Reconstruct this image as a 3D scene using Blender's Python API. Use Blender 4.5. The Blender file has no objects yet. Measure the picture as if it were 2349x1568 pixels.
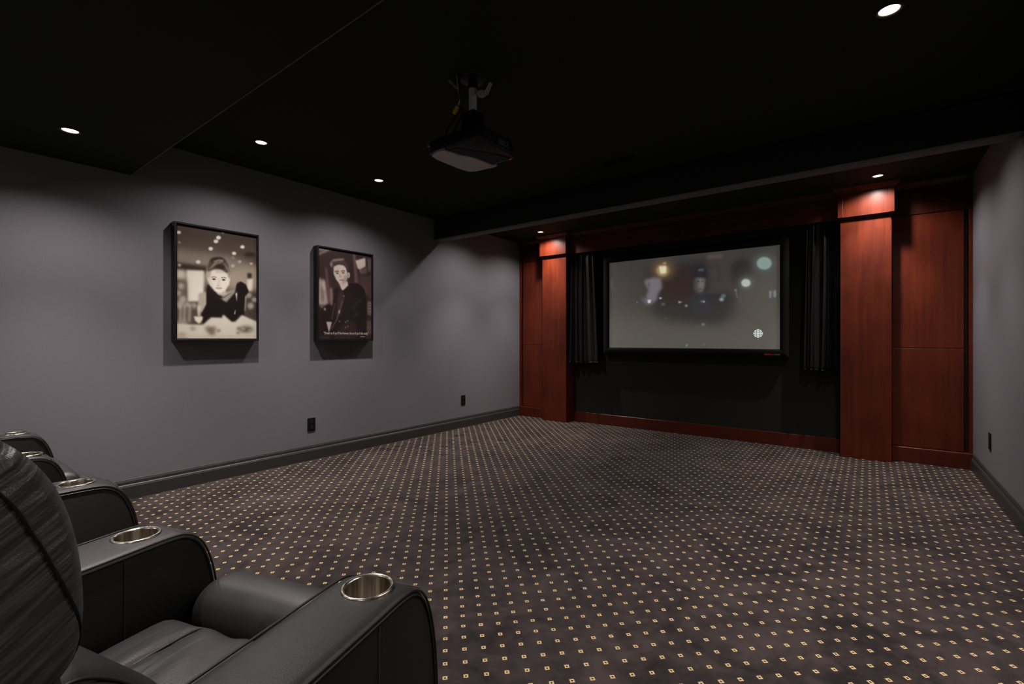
import bpy, bmesh, math, random
import numpy as np
from mathutils import Vector, Matrix

random.seed(7)
S = bpy.context.scene
COL = S.collection
R = math.radians

# ------------------------------------------------------------------ camera, world, exposure
cam_d = bpy.data.cameras.new('camera')
cam_d.sensor_width = 36.0
cam_d.lens = 16.5296
cam_d.shift_y = -5.0 / 2349.0
cam_d.clip_start = 0.02
cam = bpy.data.objects.new('camera', cam_d)
COL.objects.link(cam)
cam.location = (0.0, 0.0, 1.05)
cam.rotation_euler = (R(90), 0, R(37.228))
S.camera = cam

W = bpy.data.worlds.new('world')
S.world = W
W.use_nodes = True
W.node_tree.nodes['Background'].inputs[0].default_value = (0.80, 0.86, 1.0, 1)
W.node_tree.nodes['Background'].inputs[1].default_value = 0.0

S.view_settings.view_transform = 'Standard'
S.view_settings.look = 'None'
S.view_settings.gamma = 1.0
S.view_settings.use_curve_mapping = False
S.view_settings.exposure = 0.0

SPILL_POWER = 31.0      # wide spill of each reflector lamp
BEAM_POWER = 92.0      # narrow centre beam of each reflector lamp
LAMP_COLOR = (1.0, 0.91, 0.87)

# ------------------------------------------------------------------ room numbers (metres)
LX, RX = -3.895, 0.67
ZU, ZL = 2.40, 2.14          # upper ceiling, dropped ceiling over the seats
YD = 0.96                    # edge of the dropped ceiling
YB = -2.6                    # rear wall
YN = 5.35                    # fabric wall behind the screen

# ------------------------------------------------------------------ helpers
def link(o, parent=None):
    COL.objects.link(o)
    if parent is not None:
        o.parent = parent
    return o

def tag(o, label=None, cat=None, group=None, kind=None):
    if label: o['label'] = label
    if cat: o['category'] = cat
    if group: o['group'] = group
    if kind: o['kind'] = kind
    return o

def empty(name, loc=(0, 0, 0), rz=0.0, label=None, cat=None, group=None):
    o = bpy.data.objects.new(name, None)
    o.empty_display_size = 0.1
    o.location = loc
    o.rotation_euler = (0, 0, rz)
    link(o)
    return tag(o, label, cat, group)

def mesh_obj(name, bm, mat, parent=None, smooth=None, sharp=40):
    me = bpy.data.meshes.new(name)
    bmesh.ops.recalc_face_normals(bm, faces=bm.faces)
    bm.to_mesh(me)
    bm.free()
    if mat is not None:
        me.materials.append(mat)
    if smooth:
        for p in me.polygons: p.use_smooth = True
        me.set_sharp_from_angle(angle=R(sharp))
    o = bpy.data.objects.new(name, me)
    return link(o, parent)

def box(bm, x0, x1, y0, y1, z0, z1, bev=0.0, seg=2, rot=None):
    g = bmesh.ops.create_cube(bm, size=1.0)
    vs = g['verts']
    for v in vs:
        v.co = Vector(((x0 + x1) / 2 + v.co.x * (x1 - x0), (y0 + y1) / 2 + v.co.y * (y1 - y0), (z0 + z1) / 2 + v.co.z * (z1 - z0)))
    if bev > 0:
        es = list({e for v in vs for e in v.link_edges})
        r = bmesh.ops.bevel(bm, geom=es, offset=bev, segments=seg, profile=0.5, affect='EDGES', clamp_overlap=True)
        vs = list({v for f in r['faces'] for v in f.verts} | {v for v in vs if v.is_valid})
    return vs

def boxo(name, mat, parent, x0, x1, y0, y1, z0, z1, bev=0.0, seg=2):
    bm = bmesh.new()
    box(bm, x0, x1, y0, y1, z0, z1, bev, seg)
    return mesh_obj(name, bm, mat, parent)

def sweep(bm, path, prof, closed=False, up=Vector((0, 0, 1)), close_prof=True, caps=True):
    """profile points (a, b): a = sideways to the right of travel, b = up; mitred at corners of a horizontal path"""
    n = len(path)
    rings = []
    P = [Vector(p) for p in path]
    for i, p in enumerate(P):
        if i == 0: d0 = d1 = (P[1] - p).normalized()
        elif i == n - 1: d0 = d1 = (p - P[i - 1]).normalized()
        else: d0 = (p - P[i - 1]).normalized(); d1 = (P[i + 1] - p).normalized()
        s0 = d0.cross(up); s1 = d1.cross(up)
        m = (s0 + s1).normalized()
        k = 1.0 / max(0.2, m.dot(s0))
        rings.append([bm.verts.new(p + m * (a * k) + up * b) for a, b in prof])
    q = len(prof)
    for i in range(n - 1):
        for j in range(q if close_prof else q - 1):
            bm.faces.new([rings[i][j], rings[i][(j + 1) % q], rings[i + 1][(j + 1) % q], rings[i + 1][j]])
    if caps and close_prof:
        bm.faces.new(rings[0]); bm.faces.new(rings[-1])

def tube(bm, pts, r, n=8, caps=True):
    P = [Vector(p) for p in pts]
    rings = []
    ref = Vector((0.13, 0.31, 0.94)).normalized()
    for i, p in enumerate(P):
        d = (P[min(i + 1, len(P) - 1)] - P[max(i - 1, 0)]).normalized()
        a = d.cross(ref)
        if a.length < 1e-3: a = d.cross(Vector((1, 0, 0)))
        a.normalize(); b = d.cross(a).normalized()
        rr = r[i] if isinstance(r, (list, tuple)) else r
        rings.append([bm.verts.new(p + (a * math.cos(t) + b * math.sin(t)) * rr) for t in [2 * math.pi * k / n for k in range(n)]])
    for i in range(len(P) - 1):
        for k in range(n):
            bm.faces.new([rings[i][k], rings[i][(k + 1) % n], rings[i + 1][(k + 1) % n], rings[i + 1][k]])
    if caps:
        bm.faces.new(rings[0]); bm.faces.new(rings[-1])

def lathe(bm, prof, n=32, center=(0, 0, 0), axis='Z'):
    c = Vector(center)
    rings = []
    for r, z in prof:
        if r < 1e-6:
            rings.append([bm.verts.new(c + Vector((0, 0, z)))])
        else:
            rings.append([bm.verts.new(c + Vector((r * math.cos(2 * math.pi * k / n), r * math.sin(2 * math.pi * k / n), z))) for k in range(n)])
    for i in range(len(rings) - 1):
        A, B = rings[i], rings[i + 1]
        for k in range(n):
            a = A[k % len(A)]; a2 = A[(k + 1) % len(A)]; b = B[k % len(B)]; b2 = B[(k + 1) % len(B)]
            vs = []
            for v in (a, a2, b2, b):
                if v not in vs: vs.append(v)
            if len(vs) >= 3: bm.faces.new(vs)

def smooth_path(pts, k=6):
    """Catmull-Rom through points of any dimension"""
    P = [np.array(p, float) for p in pts]
    out = []
    for i in range(len(P) - 1):
        p0 = P[max(i - 1, 0)]; p1 = P[i]; p2 = P[i + 1]; p3 = P[min(i + 2, len(P) - 1)]
        for j in range(k):
            t = j / k
            out.append(0.5 * ((2 * p1) + (-p0 + p2) * t + (2 * p0 - 5 * p1 + 4 * p2 - p3) * t * t + (-p0 + 3 * p1 - 3 * p2 + p3) * t ** 3))
    out.append(P[-1])
    return [tuple(p) for p in out]

# ------------------------------------------------------------------ materials
def new_mat(name):
    m = bpy.data.materials.new(name)
    m.use_nodes = True
    nt = m.node_tree
    return m, nt, nt.nodes['Principled BSDF'], nt.links

def N(nt, t, **kw):
    n = nt.nodes.new(t)
    for k, v in kw.items():
        if k in ('operation', 'blend_type', 'data_type', 'noise_dimensions', 'wave_type', 'bands_direction', 'wave_profile', 'attribute_name', 'feature', 'use_clamp', 'distance', 'layer_name'):
            setattr(n, k, v)
        else:
            n.inputs[k].default_value = v
    return n

def MA(nt, op, a, b=None, c=None):
    n = nt.nodes.new('ShaderNodeMath'); n.operation = op
    for i, v in enumerate((a, b, c)):
        if v is None: continue
        if isinstance(v, (int, float)): n.inputs[i].default_value = v
        else: nt.links.new(v, n.inputs[i])
    return n.outputs[0]

def mixc(nt, fac, a, b):
    n = nt.nodes.new('ShaderNodeMix'); n.data_type = 'RGBA'
    for i, v in ((0, fac), (6, a), (7, b)):
        if isinstance(v, (int, float)): n.inputs[i].default_value = v
        elif isinstance(v, tuple): n.inputs[i].default_value = (*v, 1)
        else: nt.links.new(v, n.inputs[i])
    return n.outputs[2]

def bump(nt, bsdf, h, strength, dist):
    b = nt.nodes.new('ShaderNodeBump'); b.inputs['Strength'].default_value = strength; b.inputs['Distance'].default_value = dist
    nt.links.new(h, b.inputs['Height']); nt.links.new(b.outputs[0], bsdf.inputs['Normal'])

def plain(name, col, rough=0.5, metal=0.0, spec=0.5, nscale=0, nstr=0.15, coat=0.0):
    m, nt, b, L = new_mat(name)
    b.inputs['Base Color'].default_value = (*col, 1)
    b.inputs['Roughness'].default_value = rough
    b.inputs['Metallic'].default_value = metal
    b.inputs['Specular IOR Level'].default_value = spec
    b.inputs['Coat Weight'].default_value = coat
    if nscale:
        g = N(nt, 'ShaderNodeNewGeometry')
        n = N(nt, 'ShaderNodeTexNoise', Scale=nscale, Detail=4.0)
        L.new(g.outputs['Position'], n.inputs['Vector'])
        bump(nt, b, n.outputs['Fac'], nstr, 0.002)
        c = mixc(nt, n.outputs['Fac'], tuple(x * 0.88 for x in col), tuple(min(1, x * 1.12) for x in col))
        L.new(c, b.inputs['Base Color'])
    return m

M = {}
M['wall'] = plain('wall_paint', (0.196, 0.191, 0.213), 0.75, 0, 0.25, 160, 0.06)
M['ceiling'] = plain('ceiling_paint', (0.0175, 0.0240, 0.0220), 0.8, 0, 0.15, 120, 0.08)
M['ceilinglit'] = plain('ceiling_paint_lit', (0.16, 0.16, 0.155), 0.7, 0, 0.2, 120, 0.08)  # paler copy of the ceiling paint, with light put into the colour
M['basepaint'] = plain('baseboard_paint', (0.042, 0.041, 0.040), 0.42, 0, 0.4, 60, 0.03)
M['fabric'] = plain('stage_fabric', (0.026, 0.027, 0.0255), 0.95, 0, 0.1, 900, 0.5)
M['black'] = plain('black_satin_paint', (0.010, 0.010, 0.011), 0.4, 0, 0.35, 200, 0.03)
M['velvet'] = plain('screen_border_velvet', (0.0065, 0.0065, 0.0065), 0.75, 0, 0.2, 700, 0.2)
M['blackplastic'] = plain('black_plastic', (0.008, 0.010, 0.012), 0.35, 0, 0.4, 300, 0.03)
M['bluegrey'] = plain('side_plastic', (0.020, 0.026, 0.032), 0.4, 0, 0.4, 300, 0.03)
M['silver'] = plain('silver_plastic', (0.52, 0.51, 0.51), 0.45, 0, 0.4, 300, 0.02)
M['whitepole'] = plain('white_painted_steel', (0.78, 0.75, 0.73), 0.5, 0, 0.4, 80, 0.04)
M['greymetal'] = plain('grey_metal', (0.34, 0.33, 0.32), 0.45, 0.2, 0.5, 80, 0.04)
M['yellow'] = plain('yellow_plastic', (0.80, 0.58, 0.07), 0.45, 0, 0.4, 90, 0.03)
M['cable'] = plain('cable_jacket', (0.012, 0.016, 0.018), 0.4, 0, 0.4, 90, 0.03)
M['cablegrey'] = plain('grey_cable_jacket', (0.34, 0.35, 0.36), 0.35, 0, 0.4, 90, 0.03)
M['redlens'] = plain('red_window', (0.16, 0.02, 0.025), 0.15, 0, 0.5, 60, 0.01)
M['sticker'] = plain('sticker', (0.10, 0.11, 0.12), 0.5, 0, 0.3, 90, 0.02)
M['outlet'] = plain('outlet_plastic', (0.006, 0.006, 0.006), 0.4, 0, 0.3, 90, 0.02)
M['outletdark'] = plain('outlet_receptacle', (0.011, 0.011, 0.011), 0.3, 0, 0.4, 90, 0.02)
M['slot'] = plain('outlet_contact', (0.10, 0.095, 0.08), 0.4, 0.5, 0.4, 90, 0.02)
M['hinge'] = plain('hinge_metal', (0.10, 0.085, 0.07), 0.35, 0.9, 0.5, 90, 0.02)
M['trimring'] = plain('lamp_trim', (0.02, 0.02, 0.02), 0.5, 0, 0.3, 90, 0.02)
M['thread'] = plain('stitch_thread', (0.055, 0.055, 0.055), 0.6, 0, 0.3, 300, 0.1)
M['piping'] = plain('leather_piping', (0.022, 0.0215, 0.021), 0.38, 0, 0.5, 300, 0.05)

def wood(name, c1, c2, rough=0.38, axis='Z', coat=0.08):
    m, nt, b, L = new_mat(name)
    g = N(nt, 'ShaderNodeNewGeometry')
    mp = nt.nodes.new('ShaderNodeMapping')
    mp.inputs['Scale'].default_value = (26, 26, 1.6) if axis == 'Z' else (1.6, 26, 26)
    L.new(g.outputs['Position'], mp.inputs['Vector'])
    n1 = N(nt, 'ShaderNodeTexNoise', Scale=1.0, Detail=5.0, Distortion=0.4); L.new(mp.outputs[0], n1.inputs['Vector'])
    n2 = N(nt, 'ShaderNodeTexNoise', Scale=2.6, Detail=3.0); L.new(g.outputs['Position'], n2.inputs['Vector'])
    mp3 = nt.nodes.new('ShaderNodeMapping')
    mp3.inputs['Scale'].default_value = (240, 240, 9) if axis == 'Z' else (9, 240, 240)
    L.new(g.outputs['Position'], mp3.inputs['Vector'])
    n3 = N(nt, 'ShaderNodeTexNoise', Scale=1.0, Detail=2.0); L.new(mp3.outputs[0], n3.inputs['Vector'])
    f = MA(nt, 'ADD', MA(nt, 'MULTIPLY', n1.outputs['Fac'], 0.5), MA(nt, 'MULTIPLY', n2.outputs['Fac'], 0.5))
    f = MA(nt, 'ADD', f, MA(nt, 'MULTIPLY', MA(nt, 'SUBTRACT', n3.outputs['Fac'], 0.5), 0.28))
    mr = nt.nodes.new('ShaderNodeMapRange'); mr.inputs[1].default_value = 0.33; mr.inputs[2].default_value = 0.68
    L.new(f, mr.inputs[0])
    L.new(mixc(nt, mr.outputs[0], c1, c2), b.inputs['Base Color'])
    b.inputs['Roughness'].default_value = rough
    b.inputs['Specular IOR Level'].default_value = 0.4
    b.inputs['Coat Weight'].default_value = coat
    b.inputs['Coat Roughness'].default_value = 0.3
    bump(nt, b, n3.outputs['Fac'], 0.04, 0.001)
    return m
M['wood'] = wood('cherry_wood', (0.074, 0.0090, 0.0027), (0.155, 0.0240, 0.0070))
M['wooddark'] = wood('cherry_wood_dark', (0.034, 0.0050, 0.0022), (0.066, 0.0105, 0.0040))
M['woodh'] = wood('cherry_wood_horizontal', (0.062, 0.0085, 0.0035), (0.115, 0.0170, 0.0060), axis='X')

def carpet_mat():
    m, nt, b, L = new_mat('patterned_carpet')
    g = N(nt, 'ShaderNodeNewGeometry')
    sep = N(nt, 'ShaderNodeSeparateXYZ'); L.new(g.outputs['Position'], sep.inputs[0])
    x, y = sep.outputs[0], sep.outputs[1]
    wob = N(nt, 'ShaderNodeTexNoise', Scale=420.0, Detail=1.0); L.new(g.outputs['Position'], wob.inputs['Vector'])
    wv = MA(nt, 'MULTIPLY', MA(nt, 'SUBTRACT', wob.outputs['Fac'], 0.5), 0.0042)
    k = 1 / math.sqrt(2); p = 0.0647
    a = MA(nt, 'MULTIPLY', MA(nt, 'ADD', x, y), k)
    c = MA(nt, 'MULTIPLY', MA(nt, 'SUBTRACT', y, x), k)
    def cell(v, o):
        t = MA(nt, 'FRACT', MA(nt, 'ADD', MA(nt, 'DIVIDE', MA(nt, 'SUBTRACT', v, o), p), 0.5))
        return MA(nt, 'MULTIPLY', MA(nt, 'ABSOLUTE', MA(nt, 'SUBTRACT', t, 0.5)), p)
    da, dc = cell(a, -0.0087), cell(c, 1.6695)
    d = MA(nt, 'ADD', MA(nt, 'MAXIMUM', da, dc), wv)
    def step(v, lo, hi):
        r = nt.nodes.new('ShaderNodeMapRange'); r.inputs[1].default_value = lo; r.inputs[2].default_value = hi
        r.inputs[3].default_value = 1.0; r.inputs[4].default_value = 0.0
        L.new(v, r.inputs[0]); return r.outputs[0]
    outer = step(d, 0.0066, 0.0080)
    inner = step(d, 0.0024, 0.0036)
    ring = MA(nt, 'SUBTRACT', outer, inner)
    # pile: lay of the nap in big soft patches plus fine fibre
    n1 = N(nt, 'ShaderNodeTexNoise', Scale=2.8, Detail=6.0, Roughness=0.68, Distortion=0.9); L.new(g.outputs['Position'], n1.inputs['Vector'])
    n2 = N(nt, 'ShaderNodeTexNoise', Scale=11.0, Detail=4.0, Roughness=0.65); L.new(g.outputs['Position'], n2.inputs['Vector'])
    n3 = N(nt, 'ShaderNodeTexNoise', Scale=650.0, Detail=2.0); L.new(g.outputs['Position'], n3.inputs['Vector'])
    nap = MA(nt, 'ADD', MA(nt, 'MULTIPLY', n1.outputs['Fac'], 0.62), MA(nt, 'MULTIPLY', n2.outputs['Fac'], 0.38))
    mr = nt.nodes.new('ShaderNodeMapRange'); mr.inputs[1].default_value = 0.39; mr.inputs[2].default_value = 0.60
    L.new(nap, mr.inputs[0])
    base = mixc(nt, mr.outputs[0], (0.0130, 0.0090, 0.0088), (0.059, 0.0435, 0.0410))
    fib = nt.nodes.new('ShaderNodeMix'); fib.data_type = 'RGBA'; fib.blend_type = 'MULTIPLY'; fib.inputs[0].default_value = 1.0
    fr = nt.nodes.new('ShaderNodeMapRange'); fr.inputs[1].default_value = 0.3; fr.inputs[2].default_value = 0.7; fr.inputs[3].default_value = 0.6; fr.inputs[4].default_value = 1.4
    L.new(n3.outputs['Fac'], fr.inputs[0])
    L.new(base, fib.inputs[6]); L.new(fr.outputs[0], fib.inputs[7])
    gold = mixc(nt, wob.outputs['Fac'], (0.60, 0.37, 0.12), (0.95, 0.76, 0.46))
    col = mixc(nt, ring, fib.outputs[2], gold)
    col = mixc(nt, MA(nt, 'MULTIPLY', inner, 0.85), col, (0.055, 0.022, 0.010))
    L.new(col, b.inputs['Base Color'])
    b.inputs['Roughness'].default_value = 0.95
    b.inputs['Specular IOR Level'].default_value = 0.1
    b.inputs['Sheen Weight'].default_value = 0.12
    b.inputs['Sheen Roughness'].default_value = 0.5
    bump(nt, b, n3.outputs['Fac'], 0.6, 0.004)
    return m
M['carpet'] = carpet_mat()

def leather_mat(name, col, rough, wr=0.35, stretch=(9, 34, 22), dist=0.006):
    m, nt, b, L = new_mat(name)
    tc = N(nt, 'ShaderNodeTexCoord')
    v = N(nt, 'ShaderNodeTexVoronoi', Scale=420.0); L.new(tc.outputs['Object'], v.inputs['Vector'])
    mp = nt.nodes.new('ShaderNodeMapping'); mp.inputs['Scale'].default_value = stretch; mp.inputs['Rotation'].default_value = (R(40), R(12), 0)
    L.new(tc.outputs['Object'], mp.inputs['Vector'])
    n = N(nt, 'ShaderNodeTexNoise', Scale=1.0, Detail=3.0, Roughness=0.5, Distortion=0.6); L.new(mp.outputs[0], n.inputs['Vector'])
    n2 = N(nt, 'ShaderNodeTexNoise', Scale=7.0, Detail=3.0); L.new(tc.outputs['Object'], n2.inputs['Vector'])
    L.new(mixc(nt, n2.outputs['Fac'], tuple(c * 0.8 for c in col), tuple(c * 1.25 for c in col)), b.inputs['Base Color'])
    h = MA(nt, 'ADD', MA(nt, 'MULTIPLY', n.outputs['Fac'], wr), MA(nt, 'MULTIPLY', v.outputs['Distance'], 0.035))
    b.inputs['Roughness'].default_value = rough
    b.inputs['Specular IOR Level'].default_value = 0.5
    bump(nt, b, h, 0.7, dist)
    return m
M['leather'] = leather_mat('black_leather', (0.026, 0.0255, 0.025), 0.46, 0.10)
M['leathershade'] = leather_mat('black_leather_shaded', (0.006, 0.006, 0.0058), 0.6, 0.05)  # same leather darkened, shade of the side faces put into the colour
def gathered_leather(name, col, rough):
    m, nt, b, L = new_mat(name)
    tc = N(nt, 'ShaderNodeTexCoord')
    sep = N(nt, 'ShaderNodeSeparateXYZ'); L.new(tc.outputs['Object'], sep.inputs[0])
    x, y, z = sep.outputs
    across = MA(nt, 'SUBTRACT', MA(nt, 'MULTIPLY', z, 0.84), MA(nt, 'MULTIPLY', y, 0.54))
    along = MA(nt, 'ADD', MA(nt, 'MULTIPLY', z, 0.54), MA(nt, 'MULTIPLY', y, 0.84))
    cmb = nt.nodes.new('ShaderNodeCombineXYZ')
    L.new(MA(nt, 'MULTIPLY', across, 58.0), cmb.inputs[0]); L.new(MA(nt, 'MULTIPLY', along, 7.0), cmb.inputs[1]); L.new(MA(nt, 'MULTIPLY', x, 7.0), cmb.inputs[2])
    n = N(nt, 'ShaderNodeTexNoise', Scale=1.0, Detail=2.0, Roughness=0.45, Distortion=0.25); L.new(cmb.outputs[0], n.inputs['Vector'])
    n2 = N(nt, 'ShaderNodeTexNoise', Scale=9.0, Detail=2.0); L.new(tc.outputs['Object'], n2.inputs['Vector'])
    v = N(nt, 'ShaderNodeTexVoronoi', Scale=460.0); L.new(tc.outputs['Object'], v.inputs['Vector'])
    h = MA(nt, 'ADD', MA(nt, 'MULTIPLY', MA(nt, 'MULTIPLY', n.outputs['Fac'], n2.outputs['Fac']), 1.0), MA(nt, 'MULTIPLY', v.outputs['Distance'], 0.010))
    L.new(mixc(nt, n2.outputs['Fac'], tuple(c * 0.85 for c in col), tuple(c * 1.15 for c in col)), b.inputs['Base Color'])
    b.inputs['Roughness'].default_value = rough
    bump(nt, b, h, 1.0, 0.030)
    return m
M['leatherback'] = gathered_leather('wrinkled_black_leather', (0.078, 0.086, 0.082), 0.42)
M['leatherseat'] = leather_mat('creased_black_leather', (0.030, 0.029, 0.0285), 0.5, 0.6, (24, 5, 10), 0.010)

def steel_mat():
    m, nt, b, L = new_mat('brushed_steel')
    tc = N(nt, 'ShaderNodeTexCoord')
    mp = nt.nodes.new('ShaderNodeMapping'); mp.inputs['Scale'].default_value = (75, 75, 2)
    L.new(tc.outputs['Object'], mp.inputs['Vector'])
    n = N(nt, 'ShaderNodeTexNoise', Scale=1.0, Detail=3.0, Roughness=0.7); L.new(mp.outputs[0], n.inputs['Vector'])
    mr = nt.nodes.new('ShaderNodeMapRange'); mr.inputs[1].default_value = 0.36; mr.inputs[2].default_value = 0.66
    L.new(n.outputs['Fac'], mr.inputs[0])
    L.new(mixc(nt, mr.outputs[0], (0.25, 0.21, 0.16), (0.86, 0.82, 0.74)), b.inputs['Base Color'])
    b.inputs['Metallic'].default_value = 1.0
    b.inputs['Roughness'].default_value = 0.27
    return m
M['steel'] = steel_mat()

def satin_mat():
    m, nt, b, L = new_mat('black_satin_curtain')
    b.inputs['Base Color'].default_value = (0.007, 0.007, 0.007, 1)
    b.inputs['Roughness'].default_value = 0.34
    b.inputs['Specular IOR Level'].default_value = 1.0
    tc = N(nt, 'ShaderNodeTexCoord')
    n = N(nt, 'ShaderNodeTexNoise', Scale=500.0, Detail=2.0); L.new(tc.outputs['Object'], n.inputs['Vector'])
    bump(nt, b, n.outputs['Fac'], 0.15, 0.001)
    return m
M['satin'] = satin_mat()

def emit(name, col, strength):
    m, nt, b, L = new_mat(name)
    b.inputs['Base Color'].default_value = (0.8, 0.8, 0.8, 1)
    b.inputs['Emission Color'].default_value = (*col, 1)
    b.inputs['Emission Strength'].default_value = strength
    n = N(nt, 'ShaderNodeTexNoise', Scale=5.0)
    return m
M['bulb'] = emit('lamp_face', (1.0, 0.80, 0.56), 9.0)

def vcol_mat(name, emis, diff, rough=0.6, spec=0.3):
    m, nt, b, L = new_mat(name)
    a = nt.nodes.new('ShaderNodeVertexColor'); a.layer_name = 'print'
    if emis:
        b.inputs['Base Color'].default_value = (diff, diff, diff, 1)
        L.new(a.outputs[0], b.inputs['Emission Color']); b.inputs['Emission Strength'].default_value = emis
    else:
        L.new(a.outputs[0], b.inputs['Base Color'])
    b.inputs['Roughness'].default_value = rough
    b.inputs['Specular IOR Level'].default_value = spec
    return m
M['print'] = vcol_mat('photo_print', 0, 0, 0.45, 0.25)
M['projected'] = vcol_mat('projected_picture', 1.0, 0.16, 0.9, 0.1)
M['caption'] = emit('caption_ink', (0, 0, 0), 0.0)
M['caption'].node_tree.nodes['Principled BSDF'].inputs['Base Color'].default_value = (0.80, 0.70, 0.60, 1)
M['gem'] = emit('broadcast_mark_light', (0.50, 0.56, 0.56), 1.0)
M['redink'] = plain('red_ink', (0.42, 0.025, 0.04), 0.5, 0, 0.3, 90, 0.01)
M['greyink'] = plain('grey_ink', (0.13, 0.13, 0.13), 0.5, 0, 0.3, 90, 0.01)

# ------------------------------------------------------------------ room shell
bm = bmesh.new(); box(bm, LX - 0.1, RX + 0.1, YB - 0.1, 5.6, -0.1, 0.0)
tag(mesh_obj('floor', bm, M['carpet']), 'dark brown carpet with a diagonal grid of small gold squares', None, None, 'structure')

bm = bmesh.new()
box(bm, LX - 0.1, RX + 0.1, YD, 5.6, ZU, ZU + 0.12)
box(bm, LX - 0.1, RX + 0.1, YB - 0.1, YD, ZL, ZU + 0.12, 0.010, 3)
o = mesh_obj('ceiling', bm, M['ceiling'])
o.data.materials.append(M['ceilinglit'])
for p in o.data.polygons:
    if p.normal.z < -0.25 and p.normal.y > 0.25: p.material_index = 1      # edge highlight painted on as a paler colour
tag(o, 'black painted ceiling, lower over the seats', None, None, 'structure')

bm = bmesh.new(); box(bm, LX, RX, 3.667, 3.79, 2.158, ZU, 0.022, 4)
o = mesh_obj('trim_1', bm, M['ceiling'], None, True)
o.data.materials.append(M['ceilinglit'])
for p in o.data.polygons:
    if p.normal.z < -0.35: p.material_index = 1  # lit strip under the beam painted in the paler copy
tag(o, 'black ceiling beam crossing the room in front of the screen wall', None, None, 'structure')

bm = bmesh.new(); box(bm, LX - 0.12, LX, YB - 0.1, 5.6, 0, ZU)
tag(mesh_obj('wall_left', bm, M['wall']), 'grey painted wall with two framed pictures', None, None, 'structure')
bm = bmesh.new(); box(bm, RX, RX + 0.12, YB - 0.1, 5.6, 0, ZU)
tag(mesh_obj('wall_right', bm, M['wall']), 'grey painted wall right of the screen wall', None, None, 'structure')
bm = bmesh.new()
box(bm, LX, RX, YB - 0.12, YB, 0, ZL)
tag(mesh_obj('wall_back', bm, M['wall']), 'grey painted wall behind the seats', None, None, 'structure')
bm = bmesh.new(); box(bm, LX, RX, YN, 5.6, 0, ZU)
tag(mesh_obj('wall_front', bm, M['fabric']), 'black fabric wall behind the projection screen', None, None, 'structure')

BASE = [(0.0, 0.0), (0.016, 0.0), (0.016, 0.082), (0.013, 0.087), (0.013, 0.091), (0.0105, 0.094), (0.0075, 0.097),
        (0.0075, 0.114), (0.006, 0.119), (0.004, 0.122), (0.004, 0.127), (0.0, 0.130)]
bm = bmesh.new(); sweep(bm, [(LX, YB, 0), (LX, 5.275, 0)], BASE)
tag(mesh_obj('baseboard_left', bm, M['basepaint']), 'dark grey moulded baseboard', None, None, 'structure')
bm = bmesh.new(); sweep(bm, [(RX, 5.275, 0), (RX, YB, 0)], BASE)
tag(mesh_obj('baseboard_right', bm, M['basepaint']), 'dark grey moulded baseboard', None, None, 'structure')
bm = bmesh.new(); sweep(bm, [(RX, YB, 0), (LX, YB, 0)], BASE)
tag(mesh_obj('baseboard_back', bm, M['basepaint']), 'dark grey moulded baseboard', None, None, 'structure')
bm = bmesh.new(); box(bm, -3.06, -0.208, 5.325, YN, 0, 0.127, 0.002, 1)
tag(mesh_obj('baseboard_front', bm, M['woodh']), 'cherry wood plinth board under the black fabric', None, None, 'structure')

# wooden header boards over the screen niche, with crown moulding
CROWN = [(0, 0), (0.006, 0), (0.008, 0.008), (0.016, 0.012), (0.024, 0.024), (0.032, 0.034), (0.038, 0.038), (0.040, 0.05), (0, 0.05)]
bm = bmesh.new(); box(bm, -3.06, -0.208, 5.206, 5.215, 2.142, ZU)
head = tag(mesh_obj('trim_2', bm, M['woodh']), 'dark cherry wood header across the top of the screen niche', None, None, 'structure')
for a, b_ in ((-3.06, -1.6515), (-1.6485, -0.208)):
    boxo('board', M['woodh'], head, a, b_, 5.196, 5.206, 2.140, ZU - 0.002, 0.0015, 1)
bm = bmesh.new(); sweep(bm, [(-3.06, 5.196, ZU - 0.05), (-0.208, 5.196, ZU - 0.05)], CROWN)
mesh_obj('crown_moulding', bm, M['wooddark'], head, True)

# ------------------------------------------------------------------ pilasters
def pilaster(x0, x1, label):
    xm = (x0 + x1) / 2; w = (x1 - x0) / 2
    t = empty('pilaster', (xm, 5.16, 0), 0, label, 'pilaster', 'cherry wood pilasters either side of the screen')
    boxo('shaft', M['wood'], t, -w, w, 0, 0.19, 0, ZU - 0.03, 0.0025, 2)
    cw = w + 0.018
    cap = boxo('capital', M['wood'], t, -cw, cw, -0.030, 0.03, 2.138, ZU - 0.02, 0.002, 1)
    sw = 0.040
    boxo('stile', M['wood'], cap, -cw, -cw + sw, -0.040, -0.030, 2.138, 2.366, 0.0025, 2)
    boxo('stile', M['wood'], cap, cw - sw, cw, -0.040, -0.030, 2.138, 2.366, 0.0025, 2)
    boxo('neck_moulding', M['wooddark'], t, -w - 0.009, w + 0.009, -0.014, 0.02, 2.122, 2.138, 0.002, 1)
    bm = bmesh.new()
    z = ZU - 0.052
    sweep(bm, [(-cw, 0.06, z), (-cw, -0.040, z), (cw, -0.040, z), (cw, 0.06, z)], [(a, b * 1.02) for a, b in CROWN])
    mesh_obj('crown_moulding', bm, M['wood'], t, True)
    return t
pilaster(-3.42, -3.06, 'cherry wood pilaster left of the screen, nearer the grey wall with pictures')
pilaster(-0.208, 0.153, 'cherry wood pilaster right of the screen with a lit block at its top')

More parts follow.
